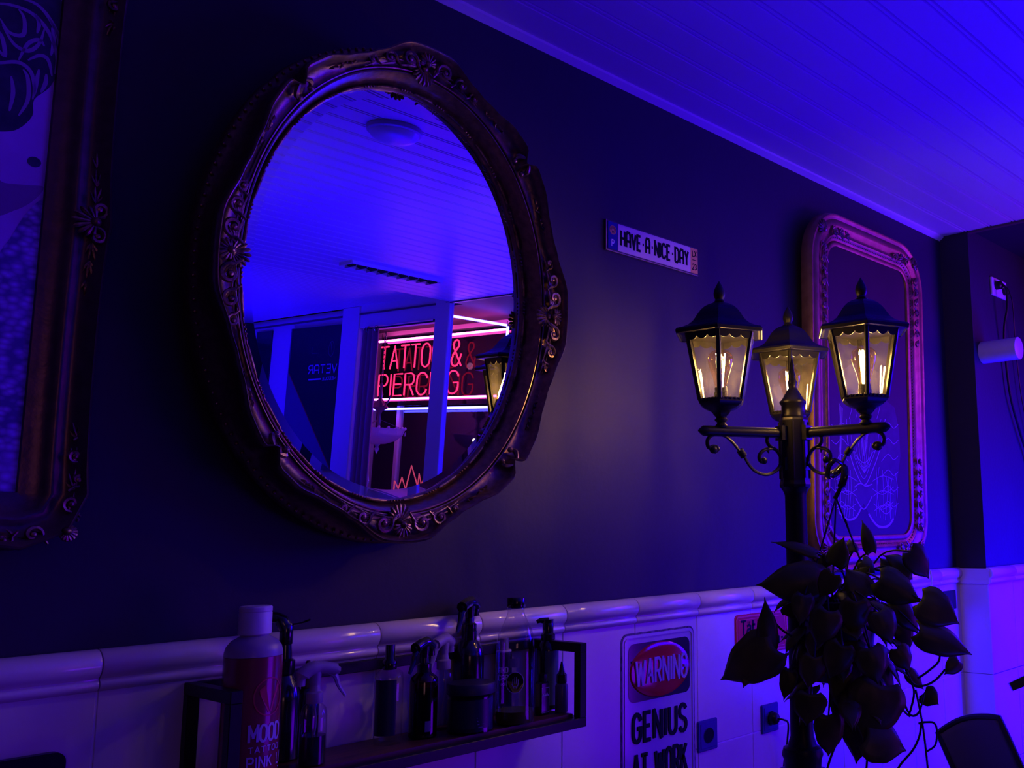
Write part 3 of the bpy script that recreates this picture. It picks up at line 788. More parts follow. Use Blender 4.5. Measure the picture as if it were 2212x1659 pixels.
def lantern(O, rot):
    """O = foot of the lantern on its arm"""
    T = lambda p: p + O
    def H(levels):
        mb = MB(T); vs = []; 
        for R, z in levels: vs += hexring(R, z, rot)
        fs = [(j * 6 + k, j * 6 + (k + 1) % 6, (j + 1) * 6 + (k + 1) % 6, (j + 1) * 6 + k) for j in range(len(levels) - 1) for k in range(6)]
        fs += [list(range(6)), [(len(levels) - 1) * 6 + k for k in range(6)]]
        return mb.add(vs, fs)
    cup = H([(.012, .020), (.020, .026), (.026, .034), (.044, .042), (.055, .050), (.058, .054), (.058, .060), (.052, .060)])
    cup.lathe([(.013, -.004), (.016, 0.0), (.012, .004), (.0095, .008), (.015, .012), (.016, .015), (.012, .019), (.014, .022)], 20)
    for k in range(6):                       # small scallops round the cup edge
        a, b_ = hexring(.056, .060, rot)[k], hexring(.056, .060, rot)[(k + 1) % 6]
        for q in range(5):
            c = a.lerp(b_, (q + .5) / 5); cup.ell(c, (.0045, .0045, .004), 4)
    body = cup.build('lantern', M_lampm, lamp, smooth=True, angle=30)
    mb = MB(T); bot = hexring(.0545, .060, rot); top = hexring(.0865, .219, rot)
    for a, b_ in zip(bot, top):
        d = V((a.x, a.y, 0)).normalized(); mb.tube([a, b_], .0060, 6, up=d)
    for k in range(6):
        mb.tube([top[k] - V((0, 0, .003)), top[(k + 1) % 6] - V((0, 0, .003))], .0042, 4)
        mb.tube([bot[k], bot[(k + 1) % 6]], .0035, 4)
        # scalloped valance under the eaves
        a = hexring(.091, .221, rot)[k]; b_ = hexring(.091, .221, rot)[(k + 1) % 6]; n = 24; vs = []
        for i in range(n + 1):
            c = a.lerp(b_, i / n); dip = .017 + .008 * abs(sin(pi * 3 * i / n)) ** .7; nn = V((c.x, c.y, 0)).normalized() * .0012
            cc = c - V((0, 0, dip)) - V((c.x, c.y, 0)).normalized() * dip * .2
            vs += [c + nn, c - nn, cc + nn, cc - nn]
        fs = []
        for i in range(n): p = i * 4; fs += [(p, p + 4, p + 6, p + 2), (p + 1, p + 3, p + 7, p + 5), (p + 2, p + 6, p + 7, p + 3)]
        mb.add(vs, fs)
    mb.build('frame_bars', M_lampm, body)
    roof = H([(.104, .212), (.1145, .214), (.116, .219), (.112, .224), (.097, .228), (.082, .235), (.0715, .243), (.0645, .252), (.058, .262), (.050, .272), (.040, .281), (.028, .288), (.016, .292)])
    roof.lathe([(.013, .290), (.015, .294), (.010, .297)], 16)
    for k in range(6):                       # tabs of the eaves
        a, b_ = hexring(.112, .214, rot)[k], hexring(.112, .214, rot)[(k + 1) % 6]
        roof.tube([a, b_], .0028, 6)
    # pale screws at the corners
    r_ = roof.build('roof', M_lampm, body)
    mb = MB(T); mb.lathe([(.006, .292), (.0115, .297), (.010, .301), (.0135, .309), (.0140, .316), (.0115, .326), (.0065, .336), (.0025, .343), (.0001, .346)], 18)
    mb.build('finial', M_lampm, body, smooth=True)
    for k in range(6):
        mb = MB(T); i0, i1 = hexring(.0515, .062, rot), hexring(.0835, .214, rot)
        a, b_, c, d = i0[k], i0[(k + 1) % 6], i1[(k + 1) % 6], i1[k]
        nn = ((b_ - a).cross(d - a)).normalized() * .0012
        mb.add([a, b_, c, d, a + nn, b_ + nn, c + nn, d + nn], [(0, 1, 2, 3), (4, 7, 6, 5)])
        mb.build('glass_pane', M_lglass, body)
    mb = MB(T); mb.lathe([(.016, .056), (.016, .078), (.0145, .080), (.0145, .090)], 20); mb.build('lamp_holder', M_lampm, body, smooth=True, angle=30)
    mb = MB(T); mb.lathe([(.0132, .078), (.0132, .088), (.0128, .090)], 20); mb.build('bulb_cap', M_sock, body, smooth=True)
    mb = MB(T); mb.lathe([(.0125, .088), (.014, .096), (.018, .112), (.024, .130), (.0295, .148), (.0305, .158), (.028, .168), (.020, .176), (.010, .180), (.0001, .181)], 24); mb.build('bulb', M_bglass, body, smooth=True)
    mb = MB(T)
    for k in range(9):
        a0 = 2 * pi * k / 9; n = 12; pts = []
        for i in range(n + 1):
            f = i / n; rr = (.0045 + .0070 * f) * (1 if k % 3 else .3); pts.append(V((rr * cos(a0 + .25 * (i % 2)), rr * sin(a0 + .25 * (i % 2)), (.092 + .078 * f))))
        mb.tube(pts, .0012, 5)
    mb.build('filament', M_fil, body)
    return body
ARMS = [(156, .218), (276, .212), (36.5, .212)]
for ang, Lr in ARMS:
    a = radians(ang); D = V((cos(a), sin(a), 0)); U = V((0, 0, 1))
    A3 = lambda s, z: LP + D * s + U * z
    mb = MB(); mb.tube([A3(.030, ZA), A3(Lr + .012, ZA), A3(Lr + .026, ZA), A3(Lr + .038, ZA)], [.0125, .0125, .0120, .002], 8, cap=True)
    mb.box(A3(.036, ZA), (.012, .034, .034), rz=a)
    mb.build('arm', M_lampm, lamp, smooth=True, angle=50)
    sc = lambda cx, cy: A3((1010 - cx) * .000357, ZA - (cy - 1225) * .000311)
    mb = MB()
    W = D.cross(U)
    l1 = [(402, 1378), (424, 1362), (422, 1344), (396, 1340), (372, 1352), (358, 1330), (360, 1292), (385, 1262), (430, 1250), (490, 1262), (540, 1305), (585, 1360), (622, 1405), (662, 1475), (715, 1525), (790, 1545), (856, 1520), (898, 1470), (902, 1410), (872, 1358), (822, 1328), (800, 1288), (812, 1245)]
    P_ = smoothline([sc(*q) for q in l1], 5); mb.tube(P_, [.0052 + .002 * (i < 8) for i in range(len(P_))], 8, flat=.7)
    l2 = [(838, 1345), (790, 1352), (752, 1378), (738, 1415), (752, 1448), (778, 1440)]
    P_ = smoothline([sc(*q) for q in l2], 5); mb.tube(P_, .005, 8, flat=.7)
    mb.ell(sc(400, 1364), (.0095, .0095, .0095), 6); mb.ell(sc(774, 1440), (.0085, .0085, .0085), 6)
    mb.tube([sc(592, 1362), sc(625, 1410)], .0085, 8); mb.tube([sc(800, 1340), sc(812, 1385)], [.006, .001], 6)
    mb.tube([sc(895, 1462), sc(925, 1462)], .006, 8)
    mb.box(sc(922, 1462), (.008, .03, .03), rz=a)
    mb.build('scroll_bracket', M_lampm, lamp, smooth=True, angle=50)
for ang, Lr in ARMS:
    a = radians(ang); lantern(LP + V((cos(a) * (Lr - .022), sin(a) * (Lr - .022), ZA + .012)), a)

def subtree(o):
    for c in o.children: yield c; yield from subtree(c)
for o in subtree(lamp):                              # final size and standing place of the post
    for v_ in o.data.vertices:
        q = v_.co; v_.co = V((LPN.x + (q.x - LP.x) * LSC, LPN.y + (q.y - LP.y) * LSC, max(0.0, 1.55 + (q.z - 1.55) * LSC) if q.z > .06 else q.z))
# ================================================================ things on the wall
M_ink0 = mat('print_black', (0.006, 0.006, 0.009), 0.6, spec=.1)
def wallthing(name, label, cat, p, rot=(0, 0, 0), group=None): return thing(name, label, cat, p, rot, group)
# novelty number plate
pt = wallthing('number_plate', 'white novelty plate reading HAVE A NICE DAY on the dark wall', 'sign', (1.76, -0.001, 2.285))
W0, W1, H0, H1 = 1.760, 2.141, 2.284, 2.369
mb = WB(); mb.prism([(W0, H0), (W1, H0), (W1, H1), (W0, H1)], .001, .006); mb.build('backing', mat('plate_backing', (0.05, 0.03, 0.05), 0.4), pt)
mb = WB()
for a, b_, c, d in ((W0, H0, W1, H0 + .002), (W0, H0, W0 + .0025, H1)): mb.box(((a + c) / 2, (b_ + d) / 2, .0065), (c - a, d - b_, .003))
mb.build('backing_edge', mat('plate_edge', (0.35, 0.20, 0.25), 0.4), pt)
mb = WB(); mb.cbox((W0 + .025, 2.3275, .0072), (.037, .076, .0024), .001); mb.build('blue_band', mat('plate_blue', (0.01, 0.01, 0.22), 0.4, spec=.2), pt)
mb = WB(); mb.cbox((W0 + .196, 2.3275, .0072), (.302, .076, .0024), .001); mb.build('white_field', mat('plate_white', (0.66, 0.45, 0.60), 0.5, spec=.3), pt)
mb = WB(); mb.cbox((W1 - .0175, 2.3275, .0072), (.032, .076, .0024), .001); mb.build('yellow_band', mat('plate_yellow', (0.75, 0.36, 0.10), 0.45), pt)
mb = WB(); write(mb, 'HaVE-a-NICE-DaY', W0 + .055, 2.307, .280, .042, .0072, .0084, .0008, .22); mb.build('lettering', M_ink0, pt)
mb = WB(); write(mb, 'LX', W1 - .027, 2.340, .018, .017, .0026, .0084, .0008); write(mb, '_', W1 - .027, 2.3243, .018, .01, .002, .0084, .0008); write(mb, '23', W1 - .027, 2.300, .018, .017, .0026, .0084, .0008); mb.build('small_lettering', M_ink0, pt)
mb = WB(); write(mb, 'P', W0 + .0205, 2.298, .0085, .018, .0022, .0084, .0006); mb.build('country_letter', mat('plate_print', (0.8, 0.7, 0.9), 0.4), pt)
M_emb = mat('plate_emblem', (0.62, 0.28, 0.10), 0.4)
mb = WB(); cx, cy = W0 + .0245, 2.343; mb.prism([(cx + .0125 * cos(2 * pi * k / 28), cy + .0125 * sin(2 * pi * k / 28)) for k in range(28)], .0084, .0092)
em = mb.build('emblem', M_emb, pt)
mb = WB()
for r_ in (.0105, .0082, .0060):
    mb.ribbon([(cx + r_ * cos(radians(a)), cy - .001 + r_ * sin(radians(a))) for a in range(-10, 191, 12)], .0009, .0092, .0003)
for dx in (-.0035, .0, .0035): mb.ribbon([(cx + dx, cy - .009), (cx + dx * .8, cy - .002)], .0014, .0092, .0003)
mb.build('emblem_lines', M_ink0, em)

# enamel sign
sg_ = wallthing('enamel_sign', 'white enamel sign with a red oval WARNING over GENIUS AT WORK', 'sign', (1.95, -0.012, 0.80))
def rr2(x0, y0, x1, y1, r, n=6):
    out = []
    for cx_, cy_, a0 in ((x1 - r, y1 - r, 0), (x0 + r, y1 - r, 90), (x0 + r, y0 + r, 180), (x1 - r, y0 + r, 270)):
        out += [(cx_ + r * cos(radians(a0 + 90 * i / n)), cy_ + r * sin(radians(a0 + 90 * i / n))) for i in range(n + 1)]
    return out
SX0, SX1, SZ0, SZ1 = 1.806, 2.092, 0.858, 1.281
M_enamel = mat('white_enamel', (0.55, 0.48, 0.60), 0.12, coat=.8, var=.08, vscale=12)
M_rust = mat('rust_black', (0.03, 0.015, 0.02), 0.6, col2=(0.2, 0.15, 0.2), vscale=60)
mb = WB(); mb.prism(rr2(SX0, SZ0, SX1, SZ1, .022), .011, .016); mb.build('edge', M_rust, sg_)
mb = WB(); mb.prism(rr2(SX0 + .005, SZ0 + .005, SX1 - .005, SZ1 - .005, .018), .016, .0175); mb.build('sheet', M_enamel, sg_)
mb = WB(); P_ = rr2(SX0 + .012, SZ0 + .012, SX1 - .012, SZ1 - .012, .014); mb.ribbon(P_ + P_[:1], .0025, .0175, .0022); mb.build('embossed_border', M_enamel, sg_, smooth=True)
mb = WB(); mb.prism(rr2(SX0 + .026, 1.108, SX1 - .022, 1.254, .020), .0175, .0185); mb.build('black_panel', mat('enamel_black', (.008, .007, .02), .12, coat=.8), sg_)
mb = WB(); cx, cy = (SX0 + SX1) / 2 + .002, 1.181
for k in range(6):
    pass
vs = []; n = 48; prof = [(1.0, .0185), (.97, .0225), (.85, .0245), (.0, .0255)]
for k_, w_ in prof: vs += [(cx + .117 * k_ * cos(2 * pi * i / n), cy + .070 * k_ * sin(2 * pi * i / n), w_) for i in range(n)]
mb.add(vs, [(j * n + i, j * n + (i + 1) % n, (j + 1) * n + (i + 1) % n, (j + 1) * n + i) for j in range(3) for i in range(n)])
mb.build('red_oval', mat('enamel_red', (.55, .02, .015), .12, coat=.8), sg_, smooth=True)
mb = WB(); write(mb, 'WARNING', cx - .100, cy - .030, .196, .060, .0070, .0245, .0035, .22); mb.build('warning_lettering', M_enamel, sg_)
mb = WB(); write(mb, 'GENIUS', SX0 + .042, 1.010, .204, .068, .0100, .0175, .003, .26); write(mb, 'AT WORK', SX0 + .042, .908, .204, .068, .0095, .0175, .003, .22); mb.build('black_lettering', M_ink0, sg_)

# red sign
rs = wallthing('red_sign', 'small red metal sign with black lettering half hidden by leaves', 'sign', (2.41, -0.012, 1.17))
mb = WB(); mb.prism(rr2(2.275, 1.170, 2.545, 1.292, .012), .011, .016); mb.build('plate', mat('red_enamel', (.60, .03, .02), .4, spec=.1), rs)
mb = WB(); P_ = rr2(2.283, 1.177, 2.537, 1.285, .009); mb.ribbon(P_ + P_[:1], .004, .016, .002); P_ = rr2(2.293, 1.186, 2.527, 1.276, .006); mb.ribbon(P_ + P_[:1], .0015, .016, .001); mb.build('raised_border', mat('red_enamel_light', (.85, .10, .05), .35, spec=.2), rs)
mb = WB(); write(mb, 'Tqt', 2.305, 1.232, .070, .040, .0068, .016, .001, .12); write(mb, 'to', 2.385, 1.232, .036, .040, .0060, .016, .001, .12); mb.build('lettering', M_ink0, rs)
mb = WB(); write(mb, 'ru-', 2.455, 1.192, .065, .034, .0060, .016, .001, .12); mb.build('lower_lettering', M_ink0, rs)

# sockets
M_sock_b = mat('blue_grey_plastic', (0.03, 0.03, 0.20), 0.4, spec=.3)
def socket(x, z, label):
    t = wallthing('wall_socket', label, 'socket', (x, -.010, z))
    mb = WB(); mb.cbox((x, z, .016), (.084, .082, .010), .003); mb.build('cover_plate', M_sock_b, t)
    mb = WB(); mb.cbox((x, z, .0215), (.066, .066, .002), .001); mb.build('inner_frame', M_sock_b, t)
    M_ = Matrix(((1, 0, 0), (0, 0, -1), (0, 1, 0)))
    mb = MB(); mb.lathe([(.0195, .0226), (.0205, .0245), (.0215, .0226)], 28, (x, 0, z), M=M_, caps=False); mb.build('socket_rim', M_sock_b, t, smooth=True)
    mb = MB(); mb.lathe([(.0001, .0228), (.0195, .0232)], 28, (x, 0, z), M=M_); mb.build('recess', M_ink0, t)
    return t
socket(2.143, .981, 'square wall socket without a plug, right of the warning sign')
socket(2.436, .981, 'square wall socket with a black plug in it, left of the lamp pole')
pg = thing('power_plug', 'black plug with its thin cable hanging from the right tile socket', 'plug', (2.436, -.024, .981))
M_ = Matrix(((1, 0, 0), (0, 0, -1), (0, 1, 0)))
mb = MB(); mb.lathe([(.0185, .0240), (.0185, .036), (.015, .044), (.010, .048)], 20, (2.436, 0, .981), M=M_); mb.build('plug_body', M_dark, pg, smooth=True)
mb = MB(); mb.tube(smoothline([(2.436, -.046, .981), (2.446, -.062, .978), (2.470, -.060, .962), (2.482, -.045, .90), (2.480, -.030, .80), (2.476, -.025, .5), (2.470, -.02, .2), (2.45, -.03, .004)], 8), .0028, 8); mb.build('cable', M_dark, pg, smooth=True)

# black plate with a white adapter, high on the tiles
bs = thing('wall_socket', 'black double socket plate under the tile cap, behind the plant', 'socket', (3.63, -.010, 1.24))
mb = WB(); mb.cbox((3.62, 1.243, .015), (.225, .075, .009), .002); mb.build('cover_plate', M_dark, bs)
wa = thing('white_adapter', 'white plug adapter with a cable up, in the black socket plate', 'plug', (3.56, -.02, 1.24))
mb = WB(); mb.cbox((3.555, 1.232, .032), (.10, .022, .024), .003); mb.ell((3.545, 1.256, .030), (.024, .024, .014), 8); mb.build('adapter_body', M_white, wa, smooth=True, angle=30)
mb = WB(); mb.tube(smoothline([(3.50, 1.24, .03), (3.495, 1.28, .03), (3.494, 1.34, .036), (3.494, 1.37, .030)], 6), .004, 8); mb.build('cable', M_white, wa, smooth=True)

# high outlet, plugs and the white cylinder on the stepped wall
ho = thing('wall_outlet', 'double white outlet high on the wall by the shop window', 'socket', (4.08, -.130, 2.58))
hs = MB()
for x in (4.020, 4.100):
    hs.cbox((x + .015, -.136, 2.580), (.078, .012, .082), .003)
hs.build('cover_plate', mat('white_plastic', (.75, .72, .78), .3), ho)
hp = thing('power_plug', 'left black plug with a thick cable in the high double outlet', 'plug', (4.04, -.142, 2.58), group=None)
mb = MB(); mb.lathe([(.019, .142), (.019, .165), (.010, .172)], 16, (4.035, 0, 2.585), M=M_)
mb.build('plug_body', M_dark, hp, smooth=True)
mb = MB(); mb.tube(smoothline([(4.035, -.172, 2.585), (4.04, -.185, 2.56), (4.05, -.180, 2.48), (4.055, -.160, 2.40), (4.07, -.15, 2.30), (4.10, -.15, 2.10), (4.18, -.15, 1.95), (4.27, -.15, 1.80), (4.28, -.15, 1.6), (4.26, -.16, 1.40)], 8), .0055, 8); mb.build('cable', M_dark, hp, smooth=True)
hp = thing('power_plug', 'right black plug with a thin cable in the high double outlet', 'plug', (4.13, -.142, 2.57))
mb = MB(); mb.lathe([(.017, .142), (.017, .160), (.008, .166)], 16, (4.118, 0, 2.572), M=M_); mb.build('plug_body', M_dark, hp, smooth=True)
mb = MB(); mb.tube(smoothline([(4.118, -.166, 2.572), (4.14, -.17, 2.52), (4.17, -.160, 2.40), (4.20, -.15, 2.28), (4.23, -.15, 2.10), (4.30, -.15, 1.90), (4.36, -.15, 1.6), (4.36, -.16, 1.4)], 8), .0026, 8); mb.build('cable', M_dark, hp, smooth=True)
cy_ = thing('cylinder_wall_light', 'short white cylinder fitting projecting from the wall, beside the black cables', 'light', (3.93, -.130, 2.29))
c0 = at(2124, 762, .135); ax = atx(2203, 751, c0.x); Lc = -ax.y - .135
mb = MB(); mb.lathe([(.046, .131), (.047, .136), (.047, .131 + Lc), (.044, .133 + Lc)], 32, (c0.x, 0, c0.z), M=M_); mb.build('cylinder_body', mat('white_satin', (.55, .5, .62), .4), cy_, smooth=True, angle=40)

# dark corner of something hung low at the left
dv = thing('black_panel', 'black rounded panel low on the tiles, only its corner in view', 'panel', (.40, -.012, .95))
mb = WB(); mb.prism(rr2(.20, .95, .578, 1.222, .016), .011, .030); mb.build('panel_body', M_dark, dv, smooth=True, angle=40)
# ================================================================ wall shelf and what stands on it
SB = 1.150                                           # top of the board
sh = thing('wall_shelf', 'black metal frame wall shelf with a dark wooden board below the mirror', 'shelf', (1.14, -0.012, 1.132))
x0, x1, yb, yf, z0, z1 = .752, 1.528, -.022, -.186, 1.132, 1.300
def bar(name, a, b, t=.020):
    a, b = V(a), V(b); c = (a + b) / 2; d = b - a
    MB().cbox(c, (abs(d.x) + t, abs(d.y) + t, abs(d.z) + t), .0012).build(name, M_black, sh)
for x in (x0 + .010, x1 - .010):
    for y in (yb, yf + .010): bar('post', (x, y, z0 + .0201), (x, y, z1 - .0301))
    bar('side_bar', (x, yb, z1 - .010), (x, yf + .010, z1 - .010)); bar('side_bar', (x, yb - .0201, z0), (x, yf + .0301, z0))
bar('back_rail', (x0 + .0301, yb, z1 - .010), (x1 - .0301, yb, z1 - .010))
for y in (yb, yf + .010): bar('bottom_rail', (x0 + .010, y, z0), (x1 - .010, y, z0))
MB().box((1.14, -.098, SB - .007), (.734, .132, .014)).build('board', mat('dark_walnut', (.13, .045, .022), .45, col2=(.05, .015, .01), vscale=6, stretch=(1, 12, 12), bump=.15), sh)

M_clear = pane_mat('clear_plastic', (.90, .88, .92), refl=1.0, rough=.03)
M_amber = pane_mat('amber_plastic', (.20, .05, .02), refl=1.0, rough=.05)
M_blackb = mat('black_bottle', (.008, .007, .009), .18, coat=.5)
M_smoke = mat('smoky_label', (.012, .012, .04), .35)
M_wcap = mat('white_cap_plastic', (.62, .56, .66), .35)
M_trans = mat('frosted_plastic', (.45, .36, .50), .35, trans=.35)
def B(name, label, cat, c, h):
    p = at(c[0], c[1], h); t = thing(name, label, cat, (p.x, -h, SB)); t['group'] = 'care bottles and jars on the wall shelf'
    return t, V((p.x, -h, 0))
def lat(prof, c, name, m, t, n=28, angle=40):
    return MB().lathe([(r, SB + z) for r, z in prof], n, c).build(name, m, t, smooth=True, angle=angle)
def label_on(t, c, R, u0, u1, z0, z1, m, name='label', phi=None, off=.0004):
    ph = atan2(CAM.y - c.y, CAM.x - c.x) if phi is None else phi
    fn = lambda p: V((c.x + (R + p.z) * cos(ph + p.x / R), c.y + (R + p.z) * sin(ph + p.x / R), SB + p.y))
    mb = MB(fn); n = 24
    vs = [(u0 + (u1 - u0) * i / n, z, off) for z in (z0, z1) for i in range(n + 1)]
    mb.add(vs, [(i, i + 1, n + 2 + i, n + 1 + i) for i in range(n)])
    return mb.build(name, m, t, smooth=True), fn
def text_on(t, fn, items, m, name='lettering', parent=None):
    mb = MB(fn)
    for txt, u, v_, wd, h, sw in items: write(mb, txt, u, v_, wd, h, sw, .0008, .0003)
    return mb.build(name, m, parent or t)
def trigger(t, c, zb, ang, m, s=1.0, tube_m=None, zin=.01):
    """spray head: collar, body, nozzle and curved lever; ang = where the nozzle points"""
    a = radians(ang); D = V((cos(a), sin(a), 0)); P = lambda q, z: V((c.x, c.y, SB + zb)) + D * q * s + V((0, 0, z * s))
    mb = MB(); mb.lathe([(.0135 * s, 0), (.0145 * s, .002), (.0145 * s, .018 * s), (.010 * s, .021 * s), (.008 * s, .034 * s)], 20, (c.x, c.y, SB + zb)); mb.build('collar', m, t, smooth=True)
    mb = MB(); W_ = D.cross(V((0, 0, 1)))
    pts = smoothline([P(-.026, .032), P(-.023, .050), P(-.006, .060), P(.014, .060), P(.036, .054)], 4)
    mb.tube(pts, [.008 * s] * 4 + [.013 * s] * 6 + [.0115 * s] * (len(pts) - 10), 10)
    mb.tube([P(0, .028), P(.0, .054)], [.0085 * s, .011 * s], 10); mb.tube([P(.034, .054), P(.043, .052)], .0070 * s, 8)
    mb.build('spray_head', m, t, smooth=True)
    mb = MB(); pts = smoothline([P(.024, .054), P(.036, .044), P(.043, .026), P(.056, .006)], 5); n = len(pts)
    mb.tube(pts, [(.0085 - .0055 * i / n) * s for i in range(n)], 8, flat=.7); mb.build('trigger', m, t, smooth=True)
    if tube_m:
        MB().tube(smoothline([V((c.x, c.y, SB + zb)), V((c.x + .004, c.y, SB + zb * .6)), V((c.x - .012, c.y - .004, SB + zin))], 6), .0016, 6).build('dip_tube', tube_m, t, smooth=True)

# 1 big pink lotion bottle
t, c = B('lotion_bottle', 'large red lotion bottle with a white cap, at the left end of the shelf', 'bottle', (543, 1500), .125)
M_pinkb = mat('pink_lotion', (.26, .030, .045), .22, coat=.3, trans=.0)
lat([(.040, .0), (.0455, .004), (.0460, .01), (.0460, .196)], c, 'body', M_pinkb, t)
lat([(.0460, .1965), (.0455, .203), (.043, .212), (.036, .221), (.027, .226), (.0225, .229), (.0225, .231)], c, 'shoulder', M_trans, t)
cp = MB().lathe([(r, SB + z) for r, z in [(.0245, .231), (.0262, .2325), (.0262, .266), (.0255, .2675), (.0255, .2685), (.0262, .2695), (.0262, .2755), (.0245, .278), (.0, .2785)]], 32, c).build('cap', M_wcap, t, smooth=True, angle=30)
ph = atan2(CAM.y - c.y, CAM.x - c.x)
fn = lambda p: V((c.x + (.0460 + p.z) * cos(ph + p.x / .046), c.y + (.0460 + p.z) * sin(ph + p.x / .046), SB + p.y))
M_lt = mat('label_print_lilac', (.50, .40, .62), .4); M_lr = mat('label_print_red', (.55, .02, .06), .35)
zt = at(565, 1600, .165).z - SB
mb = MB(fn)
write(mb, 'MOOD', .000, zt, .056, .026, .0040, .0004, .0003, .2); write(mb, 'TATTOO', .000, zt - .017, .056, .009, .0016, .0004, .0003, .2)
write(mb, 'PINK LO', -.001, zt - .041, .075, .017, .0026, .0004, .0003, .22); mb.ribbon([(.0, zt - .048), (.066, zt - .048)], .0018, .0004, .0003)
mb.build('lettering', M_lt, t)
zl = at(570, 1505, .165).z - SB
mb = MB(fn); mb.ribbon([(.030 + .026 * cos(2 * pi * k / 36), zl + .030 * sin(2 * pi * k / 36)) for k in range(37)], .0020, .0004, .0003)
mb.prism([(.012, zl + .012), (.022, zl + .020), (.031, zl - .024), (.028, zl - .025), (.014, zl + .004)], .0004, .0007); mb.prism([(.046, zl + .024), (.049, zl + .016), (.034, zl - .024), (.031, zl - .024)], .0004, .0007)
mb.build('round_logo', M_lr, t)
# 2 black pump behind it
t, c = B('pump_dispenser', 'tall black pump dispenser behind the red lotion bottle', 'bottle', (612, 1500), .055)
lat([(.026, 0), (.030, .004), (.030, .105), (.026, .128), (.018, .140), (.014, .148)], c, 'body', M_blackb, t)
lat([(.0165, .148), (.0175, .150), (.0175, .172), (.012, .176), (.010, .20), (.0115, .202), (.0115, .235), (.010, .238)], c, 'collar', M_blackb, t)
for k in range(4): pass
mb = MB(); D = V((-cos(radians(37)), sin(radians(37)), 0)); q = V((c.x, c.y, SB))
mb.tube(smoothline([q + V((0, 0, .228)), q + D * .012 + V((0, 0, .246)), q + D * .035 + V((0, 0, .250)), q + D * .058 + V((0, 0, .247))], 5), [.012] * 5 + [.010] * 5 + [.006] * 6, 10)
mb.tube(smoothline([q + V((.004, 0, .236)), q - D * .020 + V((0, 0, .236)), q - D * .040 + V((0, 0, .243))], 5), .0018, 6)
mb.build('pump_head', M_blackb, t, smooth=True)
# 3 clear bottle with white trigger
t, c = B('spray_bottle', 'clear spray bottle with a white trigger pointing right, beside the lotion bottle', 'bottle', (677, 1560), .135)
lat([(.020, .0), (.0225, .003), (.0225, .082), (.020, .096), (.013, .104), (.012, .108)], c, 'body', M_clear, t)
lat([(.0, .002), (.0212, .003), (.0212, .050), (.0, .0505)], c, 'dark_liquid', mat('dark_liquid', (.012, .006, .02), .15), t)
trigger(t, c, .104, -8, M_trans, .98, M_trans)
t, c = B('nozzle_bottle', 'dark bottle with a pointed brown nozzle, behind the white trigger spray', 'bottle', (663, 1500), .06)
lat([(.020, .0), (.022, .003), (.022, .10), (.014, .115), (.010, .12)], c, 'body', M_blackb, t)
lat([(.011, .12), (.011, .132), (.0065, .140), (.0048, .165), (.003, .168)], c, 'nozzle', mat('brown_plastic', (.06, .02, .02), .35), t)
# 4 mist bottle
t, c = B('mist_bottle', 'clear bottle with a dark printed label and a black mist cap', 'bottle', (840, 1500), .092)
lat([(.024, .0), (.0265, .003), (.0265, .122), (.025, .130), (.017, .137), (.012, .139)], c, 'body', M_clear, t)
l, fn = label_on(t, c, .0267, -.030, .014, .018, .120, M_smoke)
mb = MB(fn)
for k in range(13): mb.ribbon([(-.026, .112 - k * .0062), (.010 - (k * 7 % 5) * .0016, .112 - k * .0062)], .0011, .0006, .0002)
mb.build('fine_print', mat('faint_print', (.05, .05, .14), .5), l)
lat([(.0125, .137), (.0135, .139), (.0135, .152), (.0095, .157), (.009, .182), (.0085, .1835)], c, 'mist_cap', M_blackb, t)
# 5 amber trigger
t, c = B('spray_bottle', 'amber brown spray bottle with a black trigger pointing left', 'bottle', (915, 1500), .099)
lat([(.024, .0), (.0270, .003), (.0270, .106), (.025, .114), (.015, .122), (.012, .126)], c, 'body', M_amber, t)
lat([(.0, .003), (.0255, .004), (.0255, .09), (.0, .091)], c, 'contents', mat('amber_liquid', (.05, .012, .006), .2), t)
trigger(t, c, .122, 205, M_blackb, .95)
l, fn = label_on(t, c, .0272, .004, .016, .014, .034, mat('small_lilac_label', (.10, .08, .20), .4))
# 6 translucent trigger
t, c = B('spray_bottle', 'small translucent spray bottle with a pale trigger, between amber and black sprays', 'bottle', (957, 1500), .064)
lat([(.017, .0), (.0190, .003), (.0190, .098), (.017, .110), (.012, .118), (.010, .122)], c, 'body', M_clear, t)
trigger(t, c, .118, 205, M_trans, .98, M_trans)
# 7 large black trigger spray
t, c = B('spray_bottle', 'tall black spray bottle standing behind the wide jar, highest trigger of all', 'bottle', (1012, 1450), .042)
lat([(.029, .0), (.0320, .004), (.0320, .134), (.029, .150), (.020, .164), (.016, .168), (.0165, .186)], c, 'body', M_blackb, t)
trigger(t, c, .182, 208, M_blackb, 1.05)
# 8 jar
t, c = B('cream_jar', 'wide clear jar with a flat dark lid and a black label', 'jar', (1017, 1520), .130)
lat([(.043, .0), (.0465, .003), (.0465, .071), (.043, .074)], c, 'body', M_clear, t, 36)
lat([(.0, .004), (.0445, .005), (.0445, .066), (.0, .067)], c, 'contents', M_smoke, t, 36)
l, fn = label_on(t, c, .0468, -.060, .040, .012, .066, mat('jar_label', (.010, .010, .035), .35))
mb = MB(fn)
for k in range(4): mb.ribbon([(.012 + k * .001, .032 - k * .006), (.034 - k * .003, .032 - k * .006)], .002, .0006, .0002)
mb.build('fine_print', mat('faint_print2', (.08, .07, .18), .5), l)
lat([(.0465, .074), (.0485, .0755), (.0485, .0925), (.046, .0955), (.0, .0965)], c, 'lid', mat('jar_lid', (.014, .012, .03), .45), t, 40)
